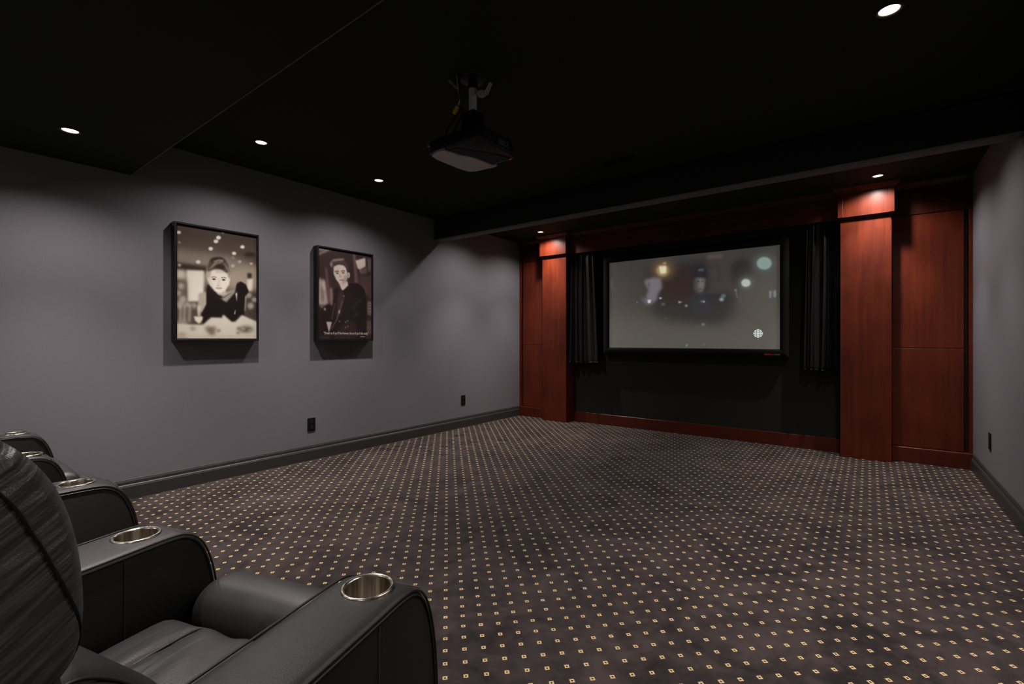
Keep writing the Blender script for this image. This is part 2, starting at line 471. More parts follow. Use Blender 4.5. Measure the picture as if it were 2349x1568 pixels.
# ------------------------------------------------------------------ built-in cupboards beside the pilasters
def cupboard(x0, x1, wall_side, label):
    t = empty('wall_cupboard', ((x0 + x1) / 2, 5.30, 0), 0, label, 'cupboard', 'cherry wood cupboards in the front corners')
    ox = (x0 + x1) / 2
    X = lambda x: x - ox
    boxo('carcass', M['wooddark'], t, X(x0), X(x1), 0.035, 0.05, 0.0, ZU, 0)
    boxo('plinth', M['woodh'], t, X(x0), X(x1), -0.03, 0.035, 0.0, 0.127, 0.002, 1)
    boxo('top_panel', M['wooddark'], t, X(x0), X(x1), 0.000, 0.035, 2.124, ZU, 0.0015, 1)
    if wall_side > 0: s0, s1, d0, d1 = x1 - 0.022, x1, x0, x1 - 0.052
    else: s0, s1, d0, d1 = x0, x0 + 0.022, x0 + 0.052, x1
    boxo('stile', M['wood'], t, X(s0), X(s1), -0.002, 0.035, 0.127, 2.121, 0.0015, 1)
    up = boxo('door', M['wood'], t, X(d0), X(d1), 0.008, 0.034, 0.9815, 2.121, 0.0025, 2)
    lo = boxo('door', M['wood'], t, X(d0), X(d1), 0.008, 0.034, 0.131, 0.9775, 0.0025, 2)
    hx = d1 + 0.012 if wall_side > 0 else d0 - 0.012
    for par, z in ((up, 1.95), (up, 1.09), (lo, 0.86), (lo, 0.235)):
        bm = bmesh.new()
        tube(bm, [(X(hx), 0.022, z - 0.022), (X(hx), 0.022, z + 0.022)], 0.0055, 10)
        box(bm, X(hx) - 0.011, X(hx) + 0.011, 0.030, 0.0345, z - 0.02, z + 0.02)
        mesh_obj('hinge', bm, M['hinge'], par, True)
    bm = bmesh.new()
    z = ZU - 0.05
    sweep(bm, [(X(x0), 0.0, z), (X(x1), 0.0, z)], CROWN)
    mesh_obj('crown_moulding', bm, M['wooddark'], t, True)
    return t
cupboard(LX, -3.42, -1, 'narrow cherry wood cupboard between the grey picture wall and the left pilaster')
cupboard(0.153, RX, 1, 'cherry wood cupboard with two stacked doors against the right wall')

# ------------------------------------------------------------------ tiny software canvas for flat pictures
class Canvas:
    def __init__(s, w, h, quad, bg):
        s.w, s.h = w, h
        s.a = np.zeros((h, w, 3)); s.a[:] = np.array(bg) / 255.0
        src = np.array(quad, float); dst = np.array([(0, 0), (w, 0), (w, h), (0, h)], float)
        A = []; B = []
        for (x, y), (u, v) in zip(src, dst):
            A.append([x, y, 1, 0, 0, 0, -u * x, -u * y]); B.append(u)
            A.append([0, 0, 0, x, y, 1, -v * x, -v * y]); B.append(v)
        hh = np.linalg.solve(np.array(A), np.array(B)); s.H = np.append(hh, 1).reshape(3, 3)
    def mp(s, pts):
        P = np.array([(x, y, 1) for x, y in pts], float) @ s.H.T
        return P[:, :2] / P[:, 2:3]
    @staticmethod
    def _blur(m, sg):
        r = int(max(1, math.ceil(sg * 2.6))); k = np.exp(-0.5 * (np.arange(-r, r + 1) / sg) ** 2); k /= k.sum()
        for ax in (0, 1):
            p = [(0, 0), (0, 0)]; p[ax] = (r, r)
            q = np.pad(m, p, mode='edge'); o = np.zeros_like(m)
            for i, kk in enumerate(k):
                o += kk * (q[i:i + m.shape[0], :] if ax == 0 else q[:, i:i + m.shape[1]])
            m = o
        return m
    def poly(s, pts, col, blur=0.5, op=1.0):
        P = s.mp(pts); pad = int(blur * 3 + 3)
        x0 = max(0, int(P[:, 0].min()) - pad); x1 = min(s.w, int(P[:, 0].max()) + pad + 1)
        y0 = max(0, int(P[:, 1].min()) - pad); y1 = min(s.h, int(P[:, 1].max()) + pad + 1)
        if x1 <= x0 or y1 <= y0: return
        X, Y = np.meshgrid((np.arange(x0 * 2, x1 * 2) + 0.5) / 2, (np.arange(y0 * 2, y1 * 2) + 0.5) / 2)
        ins = np.zeros(X.shape, bool); n = len(P)
        for i in range(n):
            ax, ay = P[i]; bx, by = P[(i + 1) % n]
            if ay == by: continue
            c = ((ay > Y) != (by > Y)) & (X < (bx - ax) * (Y - ay) / (by - ay) + ax)
            ins ^= c
        m = ins.astype(float).reshape(y1 - y0, 2, x1 - x0, 2).mean((1, 3))
        if blur > 0.25: m = s._blur(m, blur)
        m = (m * op)[..., None]
        s.a[y0:y1, x0:x1] = s.a[y0:y1, x0:x1] * (1 - m) + np.array(col) / 255.0 * m
    def ell(s, cx, cy, rx, ry, col, blur=0.5, op=1.0, rot=0.0, n=28):
        ca, sa = math.cos(rot), math.sin(rot)
        s.poly([(cx + rx * math.cos(t) * ca - ry * math.sin(t) * sa, cy + rx * math.cos(t) * sa + ry * math.sin(t) * ca) for t in [2 * math.pi * i / n for i in range(n)]], col, blur, op)
    def line(s, pts, wd, col, blur=0.4, op=1.0):
        for (ax, ay), (bx, by) in zip(pts[:-1], pts[1:]):
            L = math.hypot(bx - ax, by - ay) or 1; nx, ny = -(by - ay) / L * wd / 2, (bx - ax) / L * wd / 2
            s.poly([(ax + nx, ay + ny), (bx + nx, by + ny), (bx - nx, by - ny), (ax - nx, ay - ny)], col, blur, op)
    def mesh(s, name, mat, parent, origin, ux, uy, thick):
        """origin = top-left corner, ux/uy full edge vectors; a thin sheet with the picture as point colours"""
        w, h = s.w, s.h
        lin = np.where(s.a <= 0.04045, s.a / 12.92, ((np.clip(s.a, 0, 1) + 0.055) / 1.055) ** 2.4)
        lin = lin * getattr(s, 'gain', 1.0)
        I, J = np.meshgrid(np.linspace(0, 1, w), np.linspace(0, 1, h))
        o = np.array(origin); V = o + I[..., None] * np.array(ux) + J[..., None] * np.array(uy)
        V = V.reshape(-1, 3)
        idx = np.arange(w * h).reshape(h, w)
        F = np.stack([idx[:-1, :-1], idx[1:, :-1], idx[1:, 1:], idx[:-1, 1:]], -1).reshape(-1, 4)
        me = bpy.data.meshes.new(name)
        me.vertices.add(len(V)); me.vertices.foreach_set('co', V.ravel())
        me.loops.add(F.size); me.loops.foreach_set('vertex_index', F.ravel().astype(np.int32))
        me.polygons.add(len(F)); me.polygons.foreach_set('loop_start', np.arange(0, F.size, 4, dtype=np.int32))
        me.update(calc_edges=True)
        at = me.color_attributes.new('print', 'FLOAT_COLOR', 'POINT')
        at.data.foreach_set('color', np.concatenate([lin.reshape(-1, 3), np.ones((w * h, 1))], 1).ravel().astype(np.float32))
        me.materials.append(mat)
        ob = bpy.data.objects.new(name, me)
        return link(ob, parent)

def text_mesh(name, body, mat, parent, width, height, mtx):
    c = bpy.data.curves.new(name, 'FONT'); c.body = body; c.size = 1.0; c.align_x = 'LEFT'; c.resolution_u = 2
    tmp = bpy.data.objects.new('tmp_text', c); COL.objects.link(tmp)
    dg = bpy.context.evaluated_depsgraph_get(); dg.update()
    me = bpy.data.meshes.new_from_object(tmp.evaluated_get(dg))
    bpy.data.objects.remove(tmp); bpy.data.curves.remove(c)
    co = np.array([v.co[:] for v in me.vertices]); mn = co.min(0); mx = co.max(0)
    for v in me.vertices:
        p = Vector(((v.co.x - mn[0]) / (mx[0] - mn[0]) * width, (v.co.y - mn[1]) / (mx[1] - mn[1]) * height, 0))
        v.co = mtx @ p
    me.materials.clear(); me.materials.append(mat); me.name = name
    return link(bpy.data.objects.new(name, me), parent)

# ------------------------------------------------------------------ projection screen
SX0, SX1, SZ0, SZ1, SY = -2.522, -0.700, 0.957, 1.985, 5.28
scr = empty('projection_screen', ((SX0 + SX1) / 2, YN, SZ0), 0, 'wide projection screen showing a dim film frame on the black fabric wall', 'screen')
ox, oy, oz = scr.location
FB = 0.075
FP = [(0.0, 0.0), (0.0, -0.004), (0.012, -0.016), (FB - 0.02, -0.022), (FB, -0.010), (FB, 0.055), (0.0, 0.055)]
def fbar(a, b, outward, along):
    bm = bmesh.new(); rings = []
    for (p, s) in ((a, -1), (b, 1)):
        rings.append([bm.verts.new(Vector(p) + Vector(outward) * o_ + Vector(along) * (o_ * s) + Vector((0, d_, 0))) for o_, d_ in FP])
    for j in range(len(FP)):
        bm.faces.new([rings[0][j], rings[0][(j + 1) % len(FP)], rings[1][(j + 1) % len(FP)], rings[1][j]])
    bm.faces.new(rings[0]); bm.faces.new(rings[1])
    return mesh_obj('frame_bar', bm, M['velvet'], scr, True, 50)
lx, rx, tz, dy = SX0 - ox, SX1 - ox, SZ1 - oz, SY - oy
fbar((lx, dy, 0), (rx, dy, 0), (0, 0, -1), (1, 0, 0))
fbar((lx, dy, tz), (rx, dy, tz), (0, 0, 1), (1, 0, 0))
fbar((lx, dy, 0), (lx, dy, tz), (-1, 0, 0), (0, 0, 1))
fbar((rx, dy, 0), (rx, dy, tz), (1, 0, 0), (0, 0, 1))

cv = Canvas(440, 248, [(225, 378), (2028, 192), (2028, 1293), (225, 1272)], (66, 62, 58))
P = cv.poly; E = cv.ell; Lq = cv.line
P([(150, 900), (2100, 900), (2100, 1350), (150, 1350)], (84, 80, 72), 26)
P([(150, 1060), (2100, 1060), (2100, 1350), (150, 1350)], (90, 86, 79), 20, .8)
P([(200, 330), (1300, 220), (1300, 500), (200, 520)], (66, 64, 64), 10)
P([(240, 560), (262, 560), (258, 660), (242, 650)], (96, 96, 98), 2, .6)
P([(620, 420), (1500, 330), (1560, 800), (1400, 1000), (700, 900)], (46, 41, 41), 13)
P([(780, 520), (1120, 480), (1120, 790), (800, 790)], (52, 38, 35), 8, .95)
P([(1260, 260), (1560, 240), (1540, 690), (1270, 690)], (74, 64, 62), 6, .85)
P([(1285, 410), (1390, 400), (1385, 580), (1285, 585)], (60, 54, 54), 2.5, .9)
P([(1300, 430), (1370, 425), (1368, 565), (1300, 570)], (70, 64, 62), 2, .8)
P([(1255, 300), (1420, 285), (1420, 330), (1255, 345)], (98, 90, 84), 3, .7)
P([(1510, 400), (1590, 350), (1690, 350), (1730, 420), (1700, 520), (1640, 600), (1560, 660), (1520, 560)], (42, 40, 40), 6, .95)
P([(700, 800), (1500, 780), (1560, 900), (1350, 1010), (800, 980), (690, 900)], (50, 47, 45), 14, .95)
P([(1560, 560), (2000, 420), (2000, 1100), (1600, 950)], (84, 80, 73), 16, .8)
# wall lamp with a warm halo
E(795, 450, 130, 110, (122, 92, 62), 9, .75)
E(790, 460, 66, 62, (196, 168, 118), 4, .9)
P([(752, 418), (830, 414), (826, 488), (770, 494)], (246, 236, 196), 1.6)
E(812, 384, 18, 12, (206, 176, 120), 2, .8)
# pale profile of a person at the left
P([(600, 560), (700, 530), (772, 540), (780, 600), (792, 645), (765, 660), (770, 680), (742, 700), (735, 760), (700, 800), (610, 790), (620, 720), (640, 660), (600, 600)], (132, 126, 134), 4, .92)
P([(560, 740), (640, 760), (700, 800), (640, 830), (590, 800)], (104, 110, 118), 4, .8)
E(645, 605, 12, 28, (92, 86, 92), 2, .8)
P([(630, 770), (668, 766), (664, 802), (634, 804)], (226, 220, 210), 1.2, .95)
P([(755, 742), (782, 742), (780, 762), (755, 762)], (206, 200, 190), 1.1, .9)
# standing person in a dark cap
P([(1110, 480), (1140, 420), (1200, 405), (1245, 440), (1262, 530), (1180, 545), (1115, 540)], (36, 38, 46), 2.5)
P([(1135, 545), (1185, 535), (1238, 548), (1236, 620), (1218, 680), (1180, 712), (1150, 690), (1128, 640)], (122, 112, 112), 3)
P([(1120, 550), (1165, 545), (1160, 640), (1180, 705), (1140, 690), (1115, 620)], (66, 60, 62), 4, .85)
E(1168, 578, 13, 6, (44, 40, 42), 1.2, .9); E(1212, 576, 12, 6, (44, 40, 42), 1.2, .9)
E(1188, 655, 20, 5, (74, 58, 58), 1.2, .9)
P([(1165, 445), (1225, 440), (1226, 468), (1170, 470)], (86, 100, 116), 1.6, .85)
P([(1090, 720), (1150, 690), (1220, 700), (1290, 760), (1310, 900), (1120, 920), (1085, 800)], (48, 50, 58), 7, .9)
Lq([(1200, 700), (1420, 680)], 16, (66, 72, 90), 3, .7)
# small lights and bystanders
P([(955, 780), (1003, 792), (960, 812)], (168, 162, 166), 1.2, .9)
E(1040, 832, 15, 14, (140, 166, 172), 1.5, .9); E(795, 815, 22, 12, (116, 132, 138), 2, .7)
E(1212, 788, 24, 12, (120, 126, 140), 2, .85); E(1228, 790, 8, 10, (196, 200, 206), 1, .8)
E(1432, 730, 28, 22, (94, 122, 126), 2, .9); E(1412, 766, 24, 20, (176, 186, 194), 2, .85)
E(1560, 668, 12, 9, (176, 172, 170), 1.5, .8); Lq([(1562, 680), (1578, 750)], 8, (150, 140, 138), 1.2, .8)
P([(1600, 690), (1628, 690), (1620, 800), (1604, 850)], (96, 80, 84), 3, .8)
E(1218, 1030, 18, 14, (124, 146, 152), 2, .9); Lq([(1140, 1080), (1210, 1030)], 6, (96, 100, 100), 1.5, .7)
E(822, 968, 10, 9, (106, 104, 98), 1.5, .8); E(1045, 1248, 9, 12, (150, 168, 172), 1.3, .9); E(1225, 1242, 7, 14, (116, 120, 116), 1.3, .9)
Lq([(517, 785), (522, 802)], 7, (190, 186, 178), 1, .8)
# round out-of-focus street lights
E(1860, 385, 110, 100, (92, 106, 104), 8, .8); E(1860, 388, 77, 65, (148, 170, 164), 1.6); E(1860, 390, 60, 50, (142, 166, 160), 3)
E(1668, 594, 74, 66, (110, 118, 112), 6, .8); E(1668, 594, 48, 42, (196, 206, 190), 1.4)
P([(1912, 680), (1938, 676), (1936, 752), (1914, 752)], (132, 148, 146), 1.4, .9); P([(1955, 676), (1986, 674), (1984, 745), (1958, 745)], (132, 148, 146), 1.4, .9)
Lq([(1690, 1040), (1700, 1075)], 10, (104, 101, 94), 1.5, .7); Lq([(1740, 1030), (1750, 1060)], 9, (104, 101, 94), 1.5, .6)
cv.gain = 0.72
surf = cv.mesh('screen_surface', M['projected'], scr, (lx, dy + 0.001, tz), (rx - lx, 0, 0), (0, 0, -tz), 0)

# round broadcaster mark in the lower corner of the picture: a disc and its quartered rings
bm = bmesh.new()
gx, gz, gr = -0.893 - ox, 1.114 - oz, 0.0425
def arc_piece(c0, r0, r1, a0, a1, n=7):
    """piece of a ring drawn on the screen plane, a little proud of it"""
    y = dy - 0.0015
    A = [bm.verts.new((c0[0] + r0 * math.cos(t), y, c0[1] + r0 * math.sin(t))) for t in np.linspace(a0, a1, n)]
    B = [bm.verts.new((c0[0] + r1 * math.cos(t), y, c0[1] + r1 * math.sin(t))) for t in np.linspace(a0, a1, n)]
    for i in range(n - 1): bm.faces.new([A[i], A[i + 1], B[i + 1], B[i]])
dsk = [bm.verts.new((gx + gr * .31 * math.cos(t), dy - .0015, gz + gr * .31 * math.sin(t))) for t in np.linspace(0, 2 * math.pi, 21)[:-1]]
bm.faces.new(dsk)
for q in range(4):
    t = q * math.pi / 2
    arc_piece((gx, gz), gr * .40, gr * .66, t - .62, t + .62)
    arc_piece((gx, gz), gr * .74, gr * 1.0, t - .30, t + .30)
    t += math.pi / 4
    arc_piece((gx, gz), gr * .70, gr * .98, t - .30, t + .30)
g = mesh_obj('broadcast_mark', bm, M['gem'], scr)
g['label'] = 'round white broadcaster mark in the lower right of the picture'
# maker's lettering on the lower frame bar (too small to read in the photograph)
mt = Matrix(((1, 0, 0, -0.833 - ox), (0, 0, -1, dy - 0.0235), (0, 1, 0, -0.062), (0, 0, 0, 1)))
bm = bmesh.new()
for i, (a, wd, h0, h1) in enumerate(((0, .009, 0, .016), (.010, .012, 0, .016), (.023, .011, 0, .016), (.035, .010, 0, .014), (.046, .012, .001, .016), (.060, .009, .001, .012), (.070, .012, .001, .012))):
    box(bm, -0.833 - ox + a, -0.833 - ox + a + wd, dy - .0236, dy - .0222, -0.060 + h0, -0.060 + h1)
red = mesh_obj('badge', bm, M['redink'], scr); red['label'] = 'tiny red and grey lettering on the lower frame bar'
bm = bmesh.new()
for a, wd in ((.088, .010), (.099, .008), (.108, .009), (.120, .011), (.133, .006)):
    box(bm, -0.833 - ox + a, -0.833 - ox + a + wd, dy - .0236, dy - .0222, -0.059, -0.047)
mesh_obj('badge', bm, M['greyink'], scr)

# ------------------------------------------------------------------ curtains
def curtain(x0t, x1t, x0b, x1b, ridges, label, ph=0.0):
    def depth(u, f):
        y = 5.262 - .006 * f
        for c, w_, a_ in ridges:
            cc = c + .02 * math.sin(2.6 * f + 7 * c + ph); ww = w_ * (1 - .25 * f + .12 * math.sin(5 * f + 9 * c))
            y -= a_ * (1 - .3 * f) * math.exp(-((u - cc) / ww) ** 2)
        return y - .004 * math.sin(17 * u + ph + 2 * f)
    t = empty('curtain', ((x0b + x1b) / 2, 5.235, 0.766), 0, label, 'curtain', 'short black satin curtains at the ends of the screen')
    cx, cy, cz = t.location
    bm = bmesh.new(); nu, nv = 120, 40; z0, z1 = 0.766, 2.25
    rows = []
    for j in range(nv + 1):
        f = j / nv; z = z0 + (z1 - z0) * f; row = []
        a = x0b + (x0t - x0b) * f; b_ = x1b + (x1t - x1b) * f
        for i in range(nu + 1):
            u = i / nu
            y = depth(u, f)
            x = a + (b_ - a) * u
            row.append(bm.verts.new((x - cx, y - cy, z - cz + 0.004 * math.sin(9 * u) * (1 - f))))
        rows.append(row)
    for j in range(nv):
        for i in range(nu):
            bm.faces.new([rows[j][i], rows[j][i + 1], rows[j + 1][i + 1], rows[j + 1][i]])
    o = mesh_obj('drape', bm, M['satin'], t, True, 80)
    md = o.modifiers.new('thickness', 'SOLIDIFY'); md.thickness = 0.003
    # hem: a slightly thicker band along the bottom edge
    bm = bmesh.new()
    pts = [(0, 0, 0)] * 0
    for i in range(0, nu + 1, 2):
        u = i / nu
        y = depth(u, 0.0); x = x0b + (x1b - x0b) * u
        pts.append((x - cx, y - cy, 0.004 + 0.004 * math.sin(9 * u)))
    tube(bm, pts, 0.0035, 6)
    mesh_obj('hem', bm, M['satin'], t, True, 80)
    bm = bmesh.new(); tube(bm, [(min(x0t, x0b) - cx - .0, 5.262 - cy, 2.19 - cz), (max(x1t, x1b) - cx, 5.262 - cy, 2.19 - cz)], 0.009, 10)
    mesh_obj('rod', bm, M['black'], t, True)
    return t
curtain(-3.02, -2.72, -3.052, -2.655, ((.05, .055, .070), (.27, .045, .050), (.47, .05, .052), (.74, .14, .028), (.97, .05, .03)), 'black satin curtain with three broad folds beside the left pilaster', 0.9)
curtain(-0.470, -0.228, -0.50, -0.224, ((.04, .05, .020), (.24, .05, .046), (.56, .075, .062), (.70, .026, .040), (.79, .024, .036), (.87, .022, .034), (.96, .022, .032)), 'black satin curtain with narrow folds beside the right pilaster', 2.1)

# ------------------------------------------------------------------ framed pictures on the left wall
PX = LX + 0.068
def frame_parts(t, w, h, d=0.068, lip=0.013, gap=0.010):
    """local: x = out of the wall, y = along the wall, z = up; origin = wall, bottom left"""
    boxo('frame_side', M['black'], t, 0.004, d, 0, lip, 0, h, 0.0012, 1)
    boxo('frame_side', M['black'], t, 0.004, d, w - lip, w, 0, h, 0.0012, 1)
    boxo('frame_side', M['black'], t, 0.004, d, lip, w - lip, 0, lip, 0.0012, 1)
    boxo('frame_side', M['black'], t, 0.004, d, lip, w - lip, h - lip, h, 0.0012, 1)
    boxo('backing', M['black'], t, 0.003, d - 0.016, lip * .9, w - lip * .9, lip * .9, h - lip * .9)

# picture one: a woman in a black dress at a bright table (a plain sepia stand-in)
Y0, W1, Z0, H1 = 1.176, 0.567, 1.042, 0.831
t = empty('framed_picture', (LX, Y0, Z0), 0, 'black framed sepia picture of a woman in a black dress, nearer the seats', 'picture', 'framed pictures on the left wall')
frame_parts(t, W1, H1)
cv = Canvas(196, 286, [(145, 95), (1025, 235), (1025, 1380), (145, 1380)], (84, 70, 60))
P = cv.poly; E = cv.ell; Lq = cv.line
P([(100, 60), (1060, 200), (1060, 330), (100, 240)], (66, 54, 48), 10)
P([(100, 370), (700, 440), (1060, 560), (1060, 900), (100, 700)], (138, 126, 110), 10)
P([(100, 520), (480, 570), (480, 640), (100, 620)], (54, 42, 36), 4)
P([(700, 620), (1060, 560), (1060, 800), (720, 800)], (164, 148, 128), 8, .9)
P([(120, 600), (235, 610), (240, 720), (120, 720)], (206, 194, 174), 4)
P([(248, 608), (445, 615), (440, 960), (260, 965)], (226, 216, 198), 2.5)
P([(120, 720), (245, 720), (245, 960), (120, 960)], (110, 96, 84), 6)
P([(925, 640), (970, 640), (972, 700), (925, 700)], (48, 38, 34), 2.5)
P([(920, 715), (985, 700), (978, 850), (925, 850)], (222, 212, 194), 2.5)
P([(880, 850), (1060, 850), (1060, 1200), (880, 1150)], (70, 60, 54), 6)
for a, b_, r, cc in ((165, 188, 23, 222), (603, 243, 27, 226), (575, 285, 26, 226), (517, 368, 26, 228), (869, 345, 24, 228), (776, 418, 24, 226), (378, 518, 25, 222), (838, 512, 20, 176), (967, 533, 17, 190), (765, 470, 20, 140), (655, 178, 20, 210), (762, 560, 22, 180), (170, 300, 16, 150), (170, 555, 22, 168)):
    E(a, b_, r, r * .82, (cc, cc - 8, cc - 24), 1.2)
E(950, 430, 62, 26, (44, 36, 34), 3, .9)
for a, b_, r in ((190, 790, 36), (160, 870, 30), (210, 940, 40), (180, 1000, 46), (260, 1000, 34), (330, 1010, 34), (940, 890, 30), (1000, 940, 28), (960, 1010, 36)):
    E(a, b_, r, r, (188, 176, 160), 3, .8)
# glassware on the table, left
for a in (190, 235, 290):
    Lq([(a, 1000), (a - 8, 1190)], 30, (196, 186, 170), 3, .85); Lq([(a + 22, 1010), (a + 16, 1190)], 16, (70, 60, 54), 3, .8)
E(200, 1230, 70, 60, (176, 162, 144), 5, .9)
# bare shoulder, black dress
P([(385, 870), (475, 850), (480, 980), (420, 1090), (370, 1060)], (176, 164, 148), 2)
P([(800, 860), (850, 850), (915, 900), (900, 1060), (850, 1100)], (172, 160, 144), 2)
P([(470, 850), (480, 770), (545, 790), (600, 880), (700, 870), (790, 850), (800, 780), (812, 752), (850, 735), (905, 765), (940, 850), (900, 900), (888, 1110), (770, 1195), (500, 1200), (430, 1215), (415, 1100), (468, 1000)], (28, 20, 18), 1.4)
P([(790, 870), (812, 855), (806, 968)], (206, 196, 180), 1.2)
P([(775, 1105), (792, 1045), (790, 1100)], (206, 196, 180), 1)
P([(655, 860), (780, 830), (785, 860), (690, 970), (640, 940)], (176, 166, 150), 2.0, .85)
for i in range(4): Lq([(610 + 14 * i, 935 - 4 * i), (690 + 26 * i, 905 - 20 * i)], 6, (94, 84, 76), 1.0, .7)
# head
P([(565, 820), (680, 810), (690, 880), (640, 900), (590, 880)], (190, 178, 160), 2)
P([(478, 640), (500, 600), (600, 590), (710, 620), (735, 680), (722, 770), (680, 835), (625, 868), (565, 850), (515, 790), (480, 720)], (226, 216, 198), 1.6)
P([(474, 690), (470, 610), (490, 560), (520, 640), (500, 700)], (176, 162, 144), 2)
P([(735, 700), (738, 640), (715, 570), (690, 620), (718, 700)], (150, 136, 120), 2)
P([(478, 625), (482, 560), (515, 480), (600, 454), (668, 476), (708, 540), (722, 625), (690, 640), (640, 602), (560, 600), (510, 620)], (84, 68, 58), 2)
P([(505, 520), (540, 470), (640, 468), (690, 520), (640, 500), (560, 500)], (40, 30, 28), 2, .9)
P([(545, 575), (600, 535), (670, 560), (668, 610), (620, 590)], (44, 33, 30), 2, .9)
for k in range(6): Lq([(492 + 12 * k, 606 - 14 * k), (575 + 6 * k, 548 - 12 * k), (640 + 4 * k, 520 - 6 * k)], 6, (176, 160, 140), 1.3, .6)
for k in range(5): Lq([(655 + 12 * k, 520 + 12 * k), (700 + 6 * k, 600 + 12 * k)], 6, (150, 134, 118), 1.3, .6)
for k in range(6): E(560 + 18 * k, 508 - 10 * math.sin(k * .6), 9, 9, (196, 184, 168), 1.1, .55)
for k in range(7): Lq([(575 + 16 * k, 598), (580 + 17 * k, 640)], 6, (120, 102, 90), 1.4, .55)
Lq([(522, 690), (550, 683), (580, 690)], 6, (84, 66, 58), .8); Lq([(632, 694), (660, 688), (692, 698)], 6, (84, 66, 58), .8)
P([(478, 640), (500, 620), (515, 740), (560, 845), (520, 800), (484, 720)], (186, 172, 154), 4, .7); P([(600, 700), (615, 700), (622, 775), (596, 778)], (206, 194, 176), 2, .8)
E(553, 711, 20, 8, (62, 50, 44), 1.0); E(660, 717, 20, 8, (62, 50, 44), 1.0); E(553, 711, 8, 8, (26, 20, 18), .7); E(660, 717, 8, 8, (26, 20, 18), .7)
E(601, 780, 16, 6, (166, 150, 134), 1.4, .8); Lq([(576, 808), (606, 815), (640, 810)], 10, (120, 96, 86), 1.2, .9)
# bright table
P([(120, 1215), (430, 1225), (520, 1140), (640, 1145), (655, 1105), (750, 1190), (790, 1190), (860, 1112), (1060, 1200), (1060, 1400), (120, 1400)], (214, 203, 184), 2.2)
P([(330, 1130), (430, 1130), (425, 1170), (390, 1215), (345, 1180)], (224, 214, 196), 1.6)
P([(370, 1010), (408, 1010), (400, 1130), (372, 1130)], (206, 196, 178), 1.8, .9)
P([(450, 1245), (575, 1245), (560, 1340), (520, 1350), (470, 1290)], (104, 88, 74), 4, .85)
E(910, 1275, 78, 34, (82, 68, 58), 5, .9); E(880, 1270, 22, 12, (188, 176, 158), 2, .8); E(950, 1285, 20, 10, (180, 168, 150), 2, .8)
E(320, 1265, 22, 18, (84, 66, 54), 4, .8); E(605, 1290, 18, 14, (76, 62, 54), 3, .8); E(825, 1265, 18, 14, (70, 58, 50), 3, .8); E(822, 1315, 18, 14, (84, 70, 58), 3, .8)
E(200, 1345, 44, 22, (132, 94, 66), 5, .8)
P([(120, 1350), (1060, 1345), (1060, 1400), (120, 1400)], (196, 176, 150), 5, .6)
cv.gain = np.array((1.16, 1.22, 1.28))
cv.mesh('print', M['print'], t, (0.0535, 0.022, H1 - 0.018), (0, W1 - 0.036, 0), (0, 0, -(H1 - 0.036)), 0)

# picture two: a man in a dark overcoat, with a caption
Y0, W2, Z0, H2 = 2.236, 0.580, 1.040, 0.836
t = empty('framed_picture', (LX, Y0, Z0), 0, 'black framed sepia picture of a man in a dark coat, with a caption line', 'picture', 'framed pictures on the left wall')
frame_parts(t, W2, H2)
cv = Canvas(190, 286, [(155, 110), (870, 200), (870, 1365), (155, 1365)], (46, 36, 35))
P = cv.poly; E = cv.ell; Lq = cv.line
P([(150, 110), (330, 130), (150, 215)], (120, 104, 98), 3); P([(150, 150), (250, 140), (150, 190)], (70, 58, 54), 2)
P([(155, 530), (240, 560), (290, 900), (155, 900)], (138, 126, 118), 5)
P([(180, 650), (215, 650), (225, 850), (190, 850)], (84, 72, 68), 4, .8); P([(210, 560), (232, 560), (240, 690), (215, 690)], (176, 164, 154), 3, .7)
P([(235, 380), (268, 380), (320, 900), (285, 900)], (84, 58, 56), 2.2)
P([(305, 660), (330, 660), (340, 850), (315, 850)], (150, 138, 128), 3, .7)
P([(612, 180), (650, 185), (690, 590), (640, 580)], (88, 64, 62), 2.2)
P([(650, 270), (785, 225), (790, 345), (715, 395), (680, 380)], (170, 158, 148), 2)
P([(720, 390), (800, 350), (810, 440), (740, 455)], (92, 78, 74), 2, .8); P([(700, 400), (720, 395), (742, 455), (730, 460)], (130, 116, 108), 1.6, .7)
P([(810, 230), (865, 240), (865, 420), (820, 410)], (92, 80, 76), 3, .8)
P([(690, 470), (870, 470), (870, 800), (800, 760), (720, 620)], (74, 56, 56), 8, .9); Lq([(760, 640), (800, 740)], 14, (104, 84, 80), 3, .6)
P([(815, 840), (868, 835), (868, 1030), (815, 1020)], (112, 100, 94), 3, .9)
for k in range(4): Lq([(822, 870 + 40 * k), (862, 880 + 40 * k)], 9, (48, 38, 36), 1.5, .8)
P([(790, 1110), (870, 1100), (870, 1300), (800, 1300)], (78, 66, 64), 4, .8); Lq([(795, 1205), (868, 1198)], 10, (110, 98, 94), 1.6, .7)
# passers-by behind, left
E(290, 930, 54, 46, (26, 20, 20), 3); P([(165, 930), (330, 950), (330, 1300), (165, 1330)], (28, 22, 21), 4)
E(345, 880, 22, 30, (150, 136, 126), 2.5, .9); E(235, 955, 14, 16, (156, 142, 132), 2, .9); E(195, 925, 10, 12, (150, 138, 128), 2, .8)
